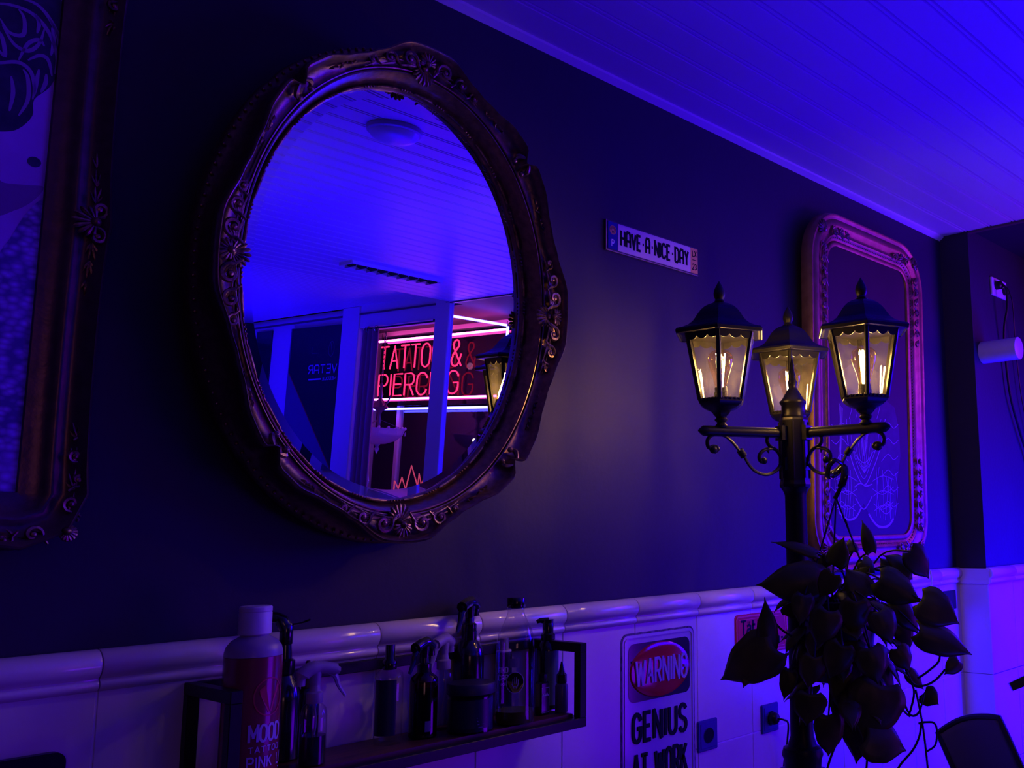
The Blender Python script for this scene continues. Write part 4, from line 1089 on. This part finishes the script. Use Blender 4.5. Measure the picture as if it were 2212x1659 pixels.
# 9 black tube with pale cap
t, c = B('squeeze_tube', 'flat black squeeze tube with pale lettering, leaning behind the big clear bottle', 'tube', (1088, 1450), .040)
lat([(.018, .0), (.0185, .004), (.0175, .125), (.016, .132)], c, 'body', mat('tube_black', (.012, .010, .02), .35), t)
lat([(.0155, .132), (.0165, .1335), (.0160, .137)], c, 'shoulder', M_wcap, t)
lat([(.0095, .137), (.0105, .139), (.0095, .162), (.006, .164), (.0, .1642)], c, 'cap', M_trans, t)
l, fn = label_on(t, c, .0183, -.012, .020, .020, .122, mat('tube_face', (.010, .008, .015), .35))
text_on(t, fn, [('aND', -.011, .090, .020, .011, .0022), ('CaP', -.011, .074, .020, .011, .0022), ('IKa', -.006, .062, .012, .006, .001), ('II-L', -.010, .010, .012, .009, .0012)], M_lt, parent=l)
# 10 big clear bottle
t, c = B('clear_bottle', 'tall clear bottle with a black screw cap and some green liquid at the bottom', 'bottle', (1113, 1450), .142)
lat([(.034, .0), (.0395, .004), (.0402, .012), (.0402, .150), (.0385, .172), (.033, .192), (.024, .210), (.0185, .222), (.0175, .228), (.0180, .234), (.0165, .238)], c, 'body', M_clear, t, 36)
lat([(.0, .003), (.037, .004), (.0388, .012), (.0388, .028), (.0, .0285)], c, 'green_liquid', mat('green_liquid', (.08, .11, .008), .25, spec=.3), t, 36)
lat([(.0185, .236), (.0190, .2375), (.0190, .2430), (.0180, .2436), (.0190, .2442), (.0190, .2555), (.018, .257), (.0, .2575)], c, 'cap', M_blackb, t)
l, fn = label_on(t, c, .0404, -.001, .001, .086, .087, M_blackb, 'label_dot')
mb = MB(fn); mb.prism([(.0185 * cos(2 * pi * k / 32), .088 + .0215 * sin(2 * pi * k / 32)) for k in range(32)], .0004, .0007); ro = mb.build('round_label', M_blackb, t)
mb = MB(fn); mb.ribbon([(.0178 * cos(2 * pi * k / 32), .088 + .0208 * sin(2 * pi * k / 32)) for k in range(33)], .0012, .0008, .0002)
for q in ([(-.004, .096), (-.005, .084), (-.002, .076)], [(-.0005, .099), (-.001, .086)], [(.003, .099), (.002, .086)], [(.006, .094), (.006, .084), (.002, .076)], [(-.007, .086), (-.004, .080), (.004, .079)]): mb.ribbon(q, .0012, .0008, .0002)
mb.build('label_drawing', M_lt, ro)
l, fn = label_on(t, c, .0404, -.011, .008, .118, .136, mat('pale_sticker', (.22, .18, .28), .5), 'sticker')
# 11 black pump
t, c = B('pump_bottle', 'black pump bottle at the right end of the shelf, behind the two smallest', 'bottle', (1183, 1450), .070)
lat([(.022, .0), (.0245, .003), (.0245, .128), (.022, .140), (.015, .148), (.0145, .150)], c, 'body', M_blackb, t)
lat([(.015, .150), (.0165, .1515), (.0165, .163), (.0125, .166), (.0125, .186), (.011, .190)], c, 'collar', M_blackb, t)
mb = MB(); q = V((c.x, c.y, SB)); D = V((-cos(radians(35)), sin(radians(35)), 0))
mb.tube([q + V((0, 0, .180)), q + V((0, 0, .196))], [.0115, .0125], 12); mb.tube([q + V((0, 0, .192)), q + D * .018 + V((0, 0, .194)), q + D * .026 + V((0, 0, .191))], [.008, .0055, .004], 8)
mb.build('pump_head', M_blackb, t, smooth=True)
l, fn = label_on(t, c, .0247, -.006, .030, .010, .128, mat('green_label', (.05, .10, .09), .4))
# 12 small black bottle
t, c = B('small_bottle', 'little black bottle with white script lettering in front of the pump bottle', 'bottle', (1171, 1500), .118)
mb = MB(); mb.cbox((c.x, c.y, SB + .035), (.026, .022, .070), .003); mb.build('body', M_blackb, t)
lat([(.0095, .070), (.010, .072), (.010, .086), (.0, .087)], c, 'cap', M_blackb, t)
ph2 = atan2(CAM.y - c.y, CAM.x - c.x)
mb = MB(lambda p: V((c.x + p.x, c.y - .0112 - p.z, SB + p.y)))
mb.ribbon([(-.010, .006), (.010, .006), (.010, .058), (-.010, .058), (-.010, .006)], .0006, 0, .0003)
for k in range(4): mb.ribbon([(-.008 + .004 * k, .040), (-.0065 + .004 * k, .046), (-.005 + .004 * k, .040), (-.004 + .004 * k, .043)], .0009, 0, .0004)
mb.build('script_print', M_lt, t)
# 13 dropper
t, c = B('dropper_bottle', 'smallest bottle with a pointed black dropper cap, last on the shelf', 'bottle', (1213, 1500), .128)
lat([(.013, .0), (.0142, .002), (.0142, .056), (.012, .060), (.0095, .062)], c, 'body', mat('pale_plum', (.12, .05, .10), .3), t)
lat([(.011, .062), (.0115, .0635), (.0115, .080), (.0075, .084), (.006, .090), (.0028, .104), (.002, .108)], c, 'dropper_cap', M_blackb, t)

# ================================================================ hanging plant
def pd(x, y, d): return atd(x, y, d * LSC)

HC = pd(1812, 1380, 2.25)
pot = thing('hanging_pot', 'dark hanging plant pot under the lamp arms with trailing leafy vines', 'plant', (HC.x, HC.y, HC.z - .09))
M_leaf = mat('pothos_leaf', (.060, .100, .005), .38, col2=(.14, .19, .012), vscale=14, bump=.25, bscale=40, spec=.35)
M_stem = mat('vine_stem', (.012, .018, .006), .5)
M_pot = mat('black_pot', (.010, .010, .012), .35)
MB().lathe([(.062, -.09), (.068, -.088), (.090, .07), (.096, .072), (.096, .086), (.090, .088), (.085, .07), (.0, .068)], 28, HC).build('pot', M_pot, pot, smooth=True)
MB().lathe([(.0, .068), (.084, .070), (.084, .074), (.0, .078)], 20, HC).build('soil', mat('soil', (.02, .012, .008), .95, bump=1), pot)
hk = pd(1803, 1022, 2.24)
mb = MB(); pts = smoothline([pd(1817, 1000, 2.235), pd(1802, 994, 2.22), pd(1790, 1010, 2.225), pd(1789, 1030, 2.23), pd(1803, 1025, 2.25), pd(1822, 1008, 2.25), pd(1824, 1030, 2.24), pd(1815, 1055, 2.24), pd(1803, 1078, 2.24)], 6)
mb.tube(pts, [.0075] * 18 + [.0085] * 24 + [.005] * (len(pts) - 42), 8, flat=.5); mb.build('hook_strap', M_blackb, pot, smooth=True)
mb = MB()
top = pd(1806, 1075, 2.24)
for k in range(3):
    a = radians(40 + 120 * k); mb.tube([top, HC + V((.094 * cos(a), .094 * sin(a), .084))], .0022, 6)
mb.build('hanger_cords', M_pot, pot)
def leaf(B_, T_, W_, nrm, curl=.15, fold=.25, droop=.1, petiole=None):
    mb = MB(); B_, T_ = V(B_), V(T_); L = (T_ - B_).length; ax = (T_ - B_).normalized(); nn = V(nrm); nn = (nn - ax * nn.dot(ax)).normalized(); sd = ax.cross(nn)
    n, m_ = 12, 6; vs = []
    for i in range(n + 1):
        f = i / n; wdt = (sin(pi * min(1, (f + .05)) ** .62) ** .85 if f < .97 else .06) * W_ / 2
        if i == n: wdt = 0.0005
        wob = 1 + .05 * sin(f * 13)
        for j in range(-m_ // 2, m_ // 2 + 1):
            g = j / (m_ / 2)
            back = -.10 * L * (abs(g) ** 2) * max(0, 1 - f * 5)
            h = -fold * abs(g) ** 1.5 * wdt + curl * L * sin(pi * f) * .3 - droop * L * f * f + .012 * W_ * sin(g * 5 + f * 7)
            vs.append(B_ + ax * (f * L + back) + sd * (g * wdt * wob) + nn * h)
    k = m_ + 1
    for i in range(n):
        for j in range(m_): pass
    fs = [(i * k + j, i * k + j + 1, (i + 1) * k + j + 1, (i + 1) * k + j) for i in range(n) for j in range(m_)]
    mb.add(vs, fs)
    if petiole is not None:
        P_ = V(petiole); md = (P_ + B_) / 2 + V((0, 0, .25 * (P_ - B_).length)); mb.cur = 1; mb.tube(smoothline([P_, md, B_], 5), .0018, 5)
    o = mb.build('leaf', [M_leaf, M_stem], pot, smooth=True, angle=80)
    sm = o.modifiers.new('thick', 'SOLIDIFY'); sm.thickness = .0007; sm.offset = 0
    return o
rl = random.Random(11)
def PL(bx, by, tx, ty, wpx, d=2.2, nx=0, nz=0, pet=True, dd=0.0, **k):
    B_, T_ = pd(bx, by, d), pd(tx, ty, d + dd)
    n_ = -RZ + RX * nx - RY * nz
    leaf(B_, T_, 1.15 * wpx * d / F, n_, petiole=(HC + V((rl.uniform(-.05, .05), rl.uniform(-.05, .05), .075)) if pet else None), **k)
LV = [(1765, 1195, 1668, 1166, 26, 2.20, .3, .9), (1772, 1255, 1636, 1264, 78, 2.14, .1, .2), (1660, 1408, 1652, 1290, 44, 2.12, .2, -.1), (1672, 1398, 1554, 1474, 96, 2.10, 0, .1),
      (1622, 1440, 1606, 1486, 32, 2.12, .1, 0), (1707, 1448, 1693, 1514, 34, 2.16, -.1, 0), (1882, 1192, 1864, 1124, 28, 2.20, .1, .1), (1842, 1192, 1834, 1162, 26, 2.22, 0, .3),
      (1802, 1222, 1822, 1160, 44, 2.18, -.2, .7), (1872, 1290, 1826, 1226, 60, 2.16, -.1, .8), (1966, 1190, 2012, 1252, 52, 2.18, .1, .3), (1972, 1235, 1914, 1196, 44, 2.20, 0, .8),
      (1900, 1250, 1992, 1302, 66, 2.14, .1, .2), (1990, 1296, 2076, 1348, 72, 2.12, 0, .3), (1986, 1362, 2106, 1412, 62, 2.10, -.1, .5), (2072, 1428, 2042, 1458, 34, 2.20, .1, .1),
      (1996, 1496, 2028, 1522, 40, 2.20, .2, 0), (1962, 1452, 1996, 1490, 28, 2.20, .3, .3), (1905, 1480, 1868, 1610, 112, 2.12, .1, .1), (1868, 1500, 1850, 1665, 90, 2.16, -.1, 0),
      (1872, 1590, 1960, 1622, 84, 2.10, 0, .6), (1790, 1545, 1795, 1642, 60, 2.14, .2, 0), (1752, 1500, 1742, 1572, 66, 2.12, 0, .1), (1830, 1430, 1828, 1560, 74, 2.16, .1, 0),
      (1760, 1255, 1718, 1230, 40, 2.16, 0, .9), (1800, 1240, 1770, 1292, 44, 2.12, 0, .5), (1738, 1285, 1728, 1352, 46, 2.10, .2, .2), (1850, 1300, 1842, 1380, 60, 2.10, 0, .3),
      (1900, 1320, 1930, 1392, 56, 2.10, .2, .2), (1790, 1320, 1765, 1402, 62, 2.08, 0, .2), (1935, 1300, 1990, 1372, 48, 2.14, .2, .3), (1940, 1400, 1968, 1452, 44, 2.14, .3, 0),
      (1820, 1395, 1790, 1470, 60, 2.08, -.1, .1), (1880, 1400, 1900, 1480, 66, 2.08, .1, .1), (1760, 1420, 1745, 1492, 54, 2.10, 0, 0), (1842, 1262, 1880, 1222, 36, 2.20, .1, .7),
      (1930, 1240, 1900, 1205, 36, 2.22, 0, .6), (1762, 1225, 1790, 1240, 30, 2.2, .2, .8), (1950, 1350, 1958, 1420, 40, 2.2, .2, .1), (1830, 1480, 1800, 1560, 48, 2.2, 0, .2),
      (1896, 1440, 1928, 1528, 50, 2.2, .3, 0), (1700, 1330, 1712, 1300, 30, 2.18, 0, .5), (1862, 1210, 1892, 1238, 34, 2.2, .2, .6), (1786, 1206, 1764, 1228, 26, 2.22, .1, .6)]
for i, L_ in enumerate(LV): PL(*L_[:6], nx=L_[6], nz=L_[7], pet=i not in (2, 3, 4, 15, 16, 17, 20), dd=rl.uniform(-.02, .02), curl=rl.uniform(.05, .3), fold=rl.uniform(.1, .4), droop=rl.uniform(0, .2))
for k in range(70):                                   # dense inner foliage round the pot
    a = rl.uniform(0, 2 * pi); zz = rl.uniform(-.13, .13); rr = rl.uniform(.07, .115)
    B_ = HC + V((rr * cos(a), rr * sin(a), zz)); T_ = B_ + V((.05 * cos(a), .05 * sin(a), rl.uniform(-.07, -.02))); 
    leaf(B_, T_, rl.uniform(.035, .055), V((cos(a), sin(a), .5)), curl=.3, petiole=None)
def vine(pts, r=.0026, d=2.18):
    MB().tube(smoothline([pd(x, y, d) for x, y in pts], 6), r, 6).build('vine', M_stem, pot, smooth=True)
for v_ in ([(1780, 1420), (1740, 1430), (1706, 1446), (1660, 1436), (1632, 1432)], [(1760, 1385), (1712, 1375), (1680, 1352), (1668, 1330)], [(2030, 1400), (2028, 1428), (2005, 1450), (1982, 1466)],
           [(2042, 1446), (2022, 1468), (2000, 1480), (1978, 1480), (1962, 1462), (1952, 1430)], [(1948, 1495), (1958, 1530), (1970, 1546), (1984, 1540), (1992, 1518), (1996, 1498)],
           [(1955, 1440), (1974, 1490), (1968, 1530), (1962, 1545)], [(1930, 1500), (1952, 1535), (1966, 1548)], [(1990, 1562), (1986, 1590), (1972, 1620), (1945, 1652), (1930, 1680)],
           [(1978, 1490), (1992, 1560), (2000, 1620), (2006, 1680)], [(1984, 1563), (2000, 1560), (2018, 1562), (2024, 1580), (2020, 1610), (2000, 1624)], [(1840, 1560), (1810, 1600), (1790, 1650), (1782, 1690)], [(1890, 1480), (1880, 1560), (1870, 1680)]):
    vine(v_)
for v_ in ([(1826, 1120), (1850, 1190), (1880, 1260)],): vine(v_, .0016, 2.22)

# ================================================================ chair and arm at the right edge
ch = thing('mesh_chair', 'black mesh-backed chair with a curved top rail, bottom right corner', 'chair', (2.98, -.62, 0))
c00, c10, c01, c11 = atd(2026, 1583, 3.10), atd(2158, 1550, 2.96), atd(2118, 1800, 3.04), atd(2262, 1790, 2.90)
def cp_(u, v_):
    top_ = c00.lerp(c10, u); bot = c01.lerp(c11, u); bl = top_.lerp(bot, v_)
    return bl + (-RZ) * (-.05 * sin(pi * u) * 0.6 + .02 * sin(pi * v_)) - RY * (.012 * sin(pi * u) * (1 - v_))
mb = MB(); n = 14; vs = [cp_(i / n, j / n) for j in range(n + 1) for i in range(n + 1)]
mb.add(vs, [(j * (n + 1) + i, j * (n + 1) + i + 1, (j + 1) * (n + 1) + i + 1, (j + 1) * (n + 1) + i) for j in range(n) for i in range(n)])
M_mesh = mat('chair_mesh', (.030, .022, .06), .55, bump=.4, bscale=600, sheen=.3)
o = mb.build('backrest', M_mesh, ch, smooth=True); sm = o.modifiers.new('thick', 'SOLIDIFY'); sm.thickness = .004
loop = [cp_(i / n, 0) for i in range(n)] + [cp_(1, j / n) for j in range(n)] + [cp_(1 - i / n, 1) for i in range(n)] + [cp_(0, 1 - j / n) for j in range(n)]
MB().tube(loop, .0095, 8, closed=True).build('back_frame', M_black, ch, smooth=True)
bc = (c01 + c11) / 2; SC_ = V((bc.x + .16, bc.y - .10, .47)) 
MB().cbox(SC_, (.44, .42, .06), .02, M=Matrix.Rotation(radians(-35), 3, 'Z')).build('seat', mat('seat_fabric', (.02, .018, .03), .8), ch)
MB().tube(smoothline([bc, bc + V((-.01, .01, -.14)), V((SC_.x - .05, SC_.y + .04, .45)), V((SC_.x, SC_.y, .45))], 5), .018, 8).build('back_support', M_black, ch, smooth=True)
MB().tube([(SC_.x, SC_.y, .44), (SC_.x, SC_.y, .10)], .025, 12).build('gas_column', M_black, ch, smooth=True)
for k in range(5):
    a = 2 * pi * k / 5
    lg = MB().tube([(SC_.x, SC_.y, .10), (SC_.x + .27 * cos(a), SC_.y + .27 * sin(a), .07)], [.022, .014], 8).build('leg', M_black, ch, smooth=True)
    MB().lathe([(.02, -.012), (.03, -.008), (.03, .008), (.02, .012)], 14, (SC_.x + .27 * cos(a), SC_.y + .27 * sin(a), .031), M=Matrix.Rotation(pi / 2, 3, 'X')).build('caster', M_dark, lg, smooth=True)
ar = thing('equipment_arm', 'black angled arm end poking in at the right edge above the chair', 'lamp arm', (3.78, -1.10, 0))
a, b_ = atd(2183, 1484, 3.1), atd(2330, 1420, 3.1)
d = (b_ - a).normalized(); MB().tube([a, a + d * .05, b_], [.018, .021, .016], 4).build('arm_head', M_dark, ar)
MB().tube(smoothline([b_, V((b_.x + .05, b_.y - .03, b_.z - .05)), V((3.78, -1.10, .95)), V((3.78, -1.10, .03))], 6), .014, 10).build('arm_pole', M_dark, ar, smooth=True)
MB().lathe([(.16, 0), (.16, .015), (.03, .03), (.015, .05)], 28, (3.78, -1.10, 0)).build('base', M_dark, ar, smooth=True)
# ================================================================ across the room, seen in the mirror
# plafond and louvred ceiling grille
t = thing('ceiling_dome_light', 'round unlit ceiling light, seen in the upper part of the mirror', 'ceiling light', (1.69, -1.11, 2.78))
MB().lathe([(.088, -.001), (.087, -.014), (.082, -.018)], 36, (1.69, -1.11, 2.78)).build('base_ring', mat('grey_ring', (.42, .38, .42), .4), t, smooth=True, angle=40)
MB().lathe([(.080, -.016), (.072, -.030), (.055, -.040), (.03, -.046), (.0, -.048)], 36, (1.69, -1.11, 2.78)).build('diffuser', mat('opal_glass', (.6, .58, .6), .3), t, smooth=True)
t = thing('ceiling_grille', 'long recessed louvre fitting in the ceiling, seen in the middle of the mirror', 'ceiling light', (3.02, -3.21, 2.78), (0, 0, radians(0)))
gx, gy, gl, gw = 3.02, -3.21, .58, .13
mb = MB()
for y in (-gw / 2, gw / 2): mb.box((gx, gy + y, 2.772), (gl, .008, .022))
for x in (-gl / 2, gl / 2): mb.box((gx + x, gy, 2.772), (.008, gw, .022))
mb.build('trim_frame', M_white, t)
MB().box((gx, gy, 2.777), (gl - .01, gw - .01, .003)).build('dark_recess', M_ink0, t)
M_louv = mat('louvre_metal', (.5, .5, .55), .15, metal=.9)
for k in range(9):
    x = gx - gl / 2 + .03 + k * (gl - .06) / 8
    MB().box((x, gy, 2.764), (.004, gw - .012, .022), M=Matrix.Rotation(radians(12), 3, 'Y')).build('louvre', M_louv, t)

# curtain with rod
t = thing('curtain', 'narrow drawn curtain beside the neon window, in the mirror', 'curtain', (3.80, -4.70, 1.2))
mb = MB(); n = 40; vs = []
for z in (2.655, 2.0, 1.15):
    for i in range(n + 1):
        f = i / n; vs.append((3.795 + .018 * sin(f * pi * 7), -4.60 - .20 * f * (1 if z > 2.5 else 1.08), z))
mb.add(vs, [(j * (n + 1) + i, j * (n + 1) + i + 1, (j + 1) * (n + 1) + i + 1, (j + 1) * (n + 1) + i) for j in range(2) for i in range(n)])
o = mb.build('fabric', mat('curtain_cloth', (.30, .10, .22), .8, sheen=.3), t, smooth=True); sm = o.modifiers.new('t', 'SOLIDIFY'); sm.thickness = .002
for k in range(2): MB().tube([(3.795 + .020 * cos(a_), -4.625 - .10 * k, 2.655 + .022 * sin(a_)) for a_ in [2 * pi * i / 20 for i in range(20)]], .004, 6, closed=True).build('eyelet', mat('eyelet_steel', (.6, .6, .65), .2, metal=.9), t, smooth=True)
t = thing('curtain_rod', 'thin dark curtain rod across the window head, in the mirror', 'curtain rod', (3.80, -4.35, 2.66))
MB().tube([(3.795, -4.78, 2.66), (3.795, -3.90, 2.66)], .006, 10).build('rod', M_dark, t, smooth=True)
for y in (-4.76, -3.92): MB().box((3.81, y, 2.665), (.04, .012, .02)).build('bracket', M_dark, t)

# banner
bn = thing('hanging_banner', 'dark hanging banner with pale lettering VETAR, in the left of the mirror', 'banner', (3.83, -5.5, 1.2))
BF = lambda p: V((3.825 - p.z, -p.x, p.y))           # u runs towards -y: reads correctly from inside the shop
mb = MB(BF); mb.prism([(5.10, 1.20), (5.92, 1.20), (5.92, 2.74), (5.10, 2.73)], .0, .006); mb.build('cloth', mat('banner_violet', (.10, .05, .14), .55), bn)
mb = MB(BF); mb.prism([(5.11, 2.725), (5.905, 2.735), (5.90, 2.38), (5.64, 2.12), (5.36, 1.84), (5.12, 1.60)], .006, .0066); mb.build('dark_field', mat('banner_black', (.006, .006, .015), .5), bn)
mb = MB(BF); mb.ribbon([(5.90, 2.38), (5.64, 2.12), (5.36, 1.84), (5.12, 1.60)], .010, .0066, .0005); mb.build('orange_edge', mat('banner_orange', (.30, .06, .02), .5), bn)
M_bt = mat('banner_print', (.30, .25, .50), .5)
mb = MB(BF); write(mb, 'VETaR', 5.17, 2.36, .42, .065, .010, .0066, .0006); write(mb, 'NEEDLE', 5.17, 2.305, .20, .022, .004, .0066, .0006); mb.ribbon([(5.39, 2.315), (5.58, 2.315)], .012, .0066, .0006); mb.build('lettering', M_bt, bn)
mb = MB(BF); mb.ribbon([(5.27 + .040 * cos(2 * pi * k / 24), 2.545 + .058 * sin(2 * pi * k / 24)) for k in range(25)], .004, .0066, .0006); mb.ribbon([(5.285, 2.595), (5.25, 2.50)], .006, .0066, .0006)
mb.ribbon([(5.45, 2.52), (5.56, 2.52), (5.56, 2.575)], .003, .0066, .0006); mb.build('logo', mat('banner_faint', (.10, .06, .12), .5), bn)

# neon sign box in the window
XN, XT = 4.40, 4.375
ns = thing('neon_sign', 'pink neon lettering TATTOO & PIERCING in the window, seen reflected in the mirror', 'neon sign', (XN, -4.75, 2.2))
NF = lambda p: V((XT + p.z, -5.51 + p.x, p.y))        # reads correctly from the street
M_pk = glow('neon_pink', (1.0, .018, .11), NPK)
def neon(text, u0, z0, wd, h, parent):
    pl, w_ = strokes(text, h, 1.0, .15); k = wd / w_; mb = MB(NF)
    for p in pl:
        if text in '&' or len(p) > 5: q = [(u0 + a * k, z0 + b, 0) for a, b in p]
        else: q = [(u0 + a * k, z0 + b, 0) for a, b in p]
        mb.tube(q, .0062, 6, cap=True)
    return mb.build('neon_lettering', M_pk, parent)
neon('TATTOO', .02, 2.455, .84, .185, ns); neon('&', .99, 2.445, .13, .20, ns); neon('PIERCING', .02, 2.235, 1.08, .175, ns)
M_bluebar = glow('neon_blue', NBC, NBS); M_pinkbar = glow('neon_pink_bar', NPC, NPS)
mb = MB(); mb.tube([(XN, -5.57, 2.695), (XN, -3.91, 2.695)], .009, 8); mb.build('pink_tube', M_pinkbar, ns)
mb = MB(); mb.tube([(XN, -5.57, 2.21), (XN, -3.93, 2.21)], .0075, 8); mb.build('pink_tube', M_pinkbar, ns)
mb = MB(); mb.tube([(XN, -5.57, 2.130), (XN, -3.95, 2.130)], .009, 8); mb.build('blue_tube', M_bluebar, ns)
mb = MB(); mb.tube([(3.90, -3.87, 2.71), (4.38, -3.885, 2.72)], .009, 8); mb.build('blue_tube', M_bluebar, ns)
mb = MB(); mb.tube([(XN, -3.895, 2.715), (XN, -3.895, 2.56)], .010, 8); mb.build('blue_tube', M_bluebar, ns)
MB().box((XN + .045, -4.74, 2.44), (.006, 1.68, .56)).build('dark_backing', pane_mat('smoked_backing', (.25, .15, .30), 1.0, .02), ns)
for y in (-5.56, -4.74, -3.93):
    MB().tube([(XN + .02, y, 2.76), (XN + .02, y, 2.13)], .003, 6).build('hanging_bar', M_dark, ns)
# crown outline
t = thing('crown_sign', 'small zigzag crown outline in the window, at the bottom of the mirror', 'neon sign', (XN, -4.98, 1.55))
mb = MB(); cr = [(-5.19, 1.42), (-5.19, 1.555), (-5.13, 1.495), (-5.09, 1.585), (-5.03, 1.495), (-4.97, 1.68), (-4.87, 1.525), (-4.86, 1.62), (-4.82, 1.535), (-4.79, 1.595), (-4.79, 1.42)]
mb.tube([(XN, y, z) for y, z in cr], .0055, 6); mb.build('crown_outline', glow('crown_red', (1.0, .09, .26), .5), t)
MB().box((XN + .01, -4.99, 1.41), (.02, .42, .02)).build('base_bar', M_dark, t)
MB().box((XN + .01, -4.99, 1.255), (.02, .02, .29)).build('stand', M_dark, t)
# chandelier
cx, cyy = 4.06, -4.93
t = thing('chandelier', 'small hanging chandelier with a pale bowl in front of the neon window, in the mirror', 'chandelier', (cx, cyy, 2.74))
M_chm = mat('chandelier_metal', (.10, .08, .16), .3, metal=.6)
M_bowl = mat('frosted_bowl', (.75, .72, .95), .35, trans=.5)
MB().lathe([(.0, -.002), (.055, -.004), (.045, -.015), (.012, -.03)], 20, (cx, cyy, 2.752)).build('ceiling_rose', M_chm, t, smooth=True)
mb = MB()
for k in range(12):
    z = 2.70 - k * .034; a_ = (k % 2) * pi / 2
    mb.tube([(cx + .008 * cos(q) * cos(a_), cyy + .008 * cos(q) * sin(a_), z + .022 * sin(q)) for q in [2 * pi * i / 10 for i in range(10)]], .0025, 5, closed=True)
mb.build('chain', M_chm, t)
MB().lathe([(.004, .0), (.014, -.02), (.008, -.05), (.018, -.09), (.010, -.12), (.050, -.17), (.062, -.19), (.020, -.22), (.010, -.25), (.018, -.29), (.012, -.34)], 16, (cx, cyy, 2.30)).build('column', M_chm, t, smooth=True)
MB().lathe([(.0, -.115), (.06, -.110), (.13, -.085), (.175, -.045), (.195, .0), (.198, .005), (.19, .005), (.17, -.035)], 32, (cx, cyy, 1.945)).build('bowl', M_bowl, t, smooth=True)
mb = MB()
for k in range(18):
    a_ = 2 * pi * k / 18; mb.ell((cx + .197 * cos(a_), cyy + .197 * sin(a_), 1.955), (.010, .010, .012), 4)
    mb.ell((cx + .200 * cos(a_), cyy + .200 * sin(a_), 1.915), (.004, .004, .016), 4)
mb.build('crystal_rim', M_bowl, t, smooth=True)
for sg in (-1, 1):
    MB().tube(smoothline([(cx, cyy, 2.10), (cx, cyy + sg * .06, 2.12), (cx, cyy + sg * .11, 2.16), (cx, cyy + sg * .13, 2.20)], 5), .006, 6).build('arm', M_chm, t, smooth=True)
for k in range(3):
    a_ = 2 * pi * k / 3 + .4; MB().tube([(cx, cyy, 2.02), (cx + .19 * cos(a_), cyy + .19 * sin(a_), 1.95)], .002, 5).build('bowl_chain', M_chm, t)
MB().lathe([(.0, -.19), (.012, -.165), (.020, -.15), (.010, -.135), (.024, -.115), (.0, -.105)], 14, (cx, cyy, 1.945)).build('drop', M_bowl, t, smooth=True)
# pale card figure on the sill
t = thing('window_display', 'pale bottle-shaped display card with a round emblem on the window sill, in the mirror', 'display', (4.10, -5.10, 1.11))
DF = lambda p: V((4.06 - p.z, -5.08 - p.x, p.y))
mb = MB(DF); mb.prism([(-.075, 1.11), (.085, 1.11), (.085, 1.50), (.070, 1.54), (.080, 1.60), (.055, 1.645), (.045, 1.672), (-.025, 1.672), (-.035, 1.645), (-.065, 1.60), (-.085, 1.55), (-.06, 1.50)], 0, .012); mb.build('card', mat('display_card', (.45, .42, .70), .4), t)
mb = MB(DF); mb.ribbon([(.005 + .022 * cos(2 * pi * k / 24), 1.605 + .022 * sin(2 * pi * k / 24)) for k in range(25)], .004, .012, .001); mb.build('round_emblem', M_ink0, t)
# bulbs outside
for k, (y, z, r_, lab) in enumerate(((-4.72, 2.492, .026, 'warm white globe outside the window, left of two beside the ampersand'), (-4.44, 2.472, .022, 'warm white globe outside the window, right of the ampersand'), (-4.60, 1.90, .014, 'small warm bulb outside, low in the window right of the post'))):
    t = thing('globe_lamp', lab, 'lamp', (4.70, y, z), group=None)
    MB().ell((4.70, y * 1.0 - .0, z), (r_, r_, r_ * 1.1), 10).build('globe', glow('globe_white', (1.0, .72, .40), 4.0), t, smooth=True)
    MB().lathe([(r_ * .35, r_ * .95), (r_ * .35, r_ * 1.5), (.004, r_ * 1.6), (.004, 2.9 - z)], 10, (4.70, y, z)).build('cord', M_dark, t)
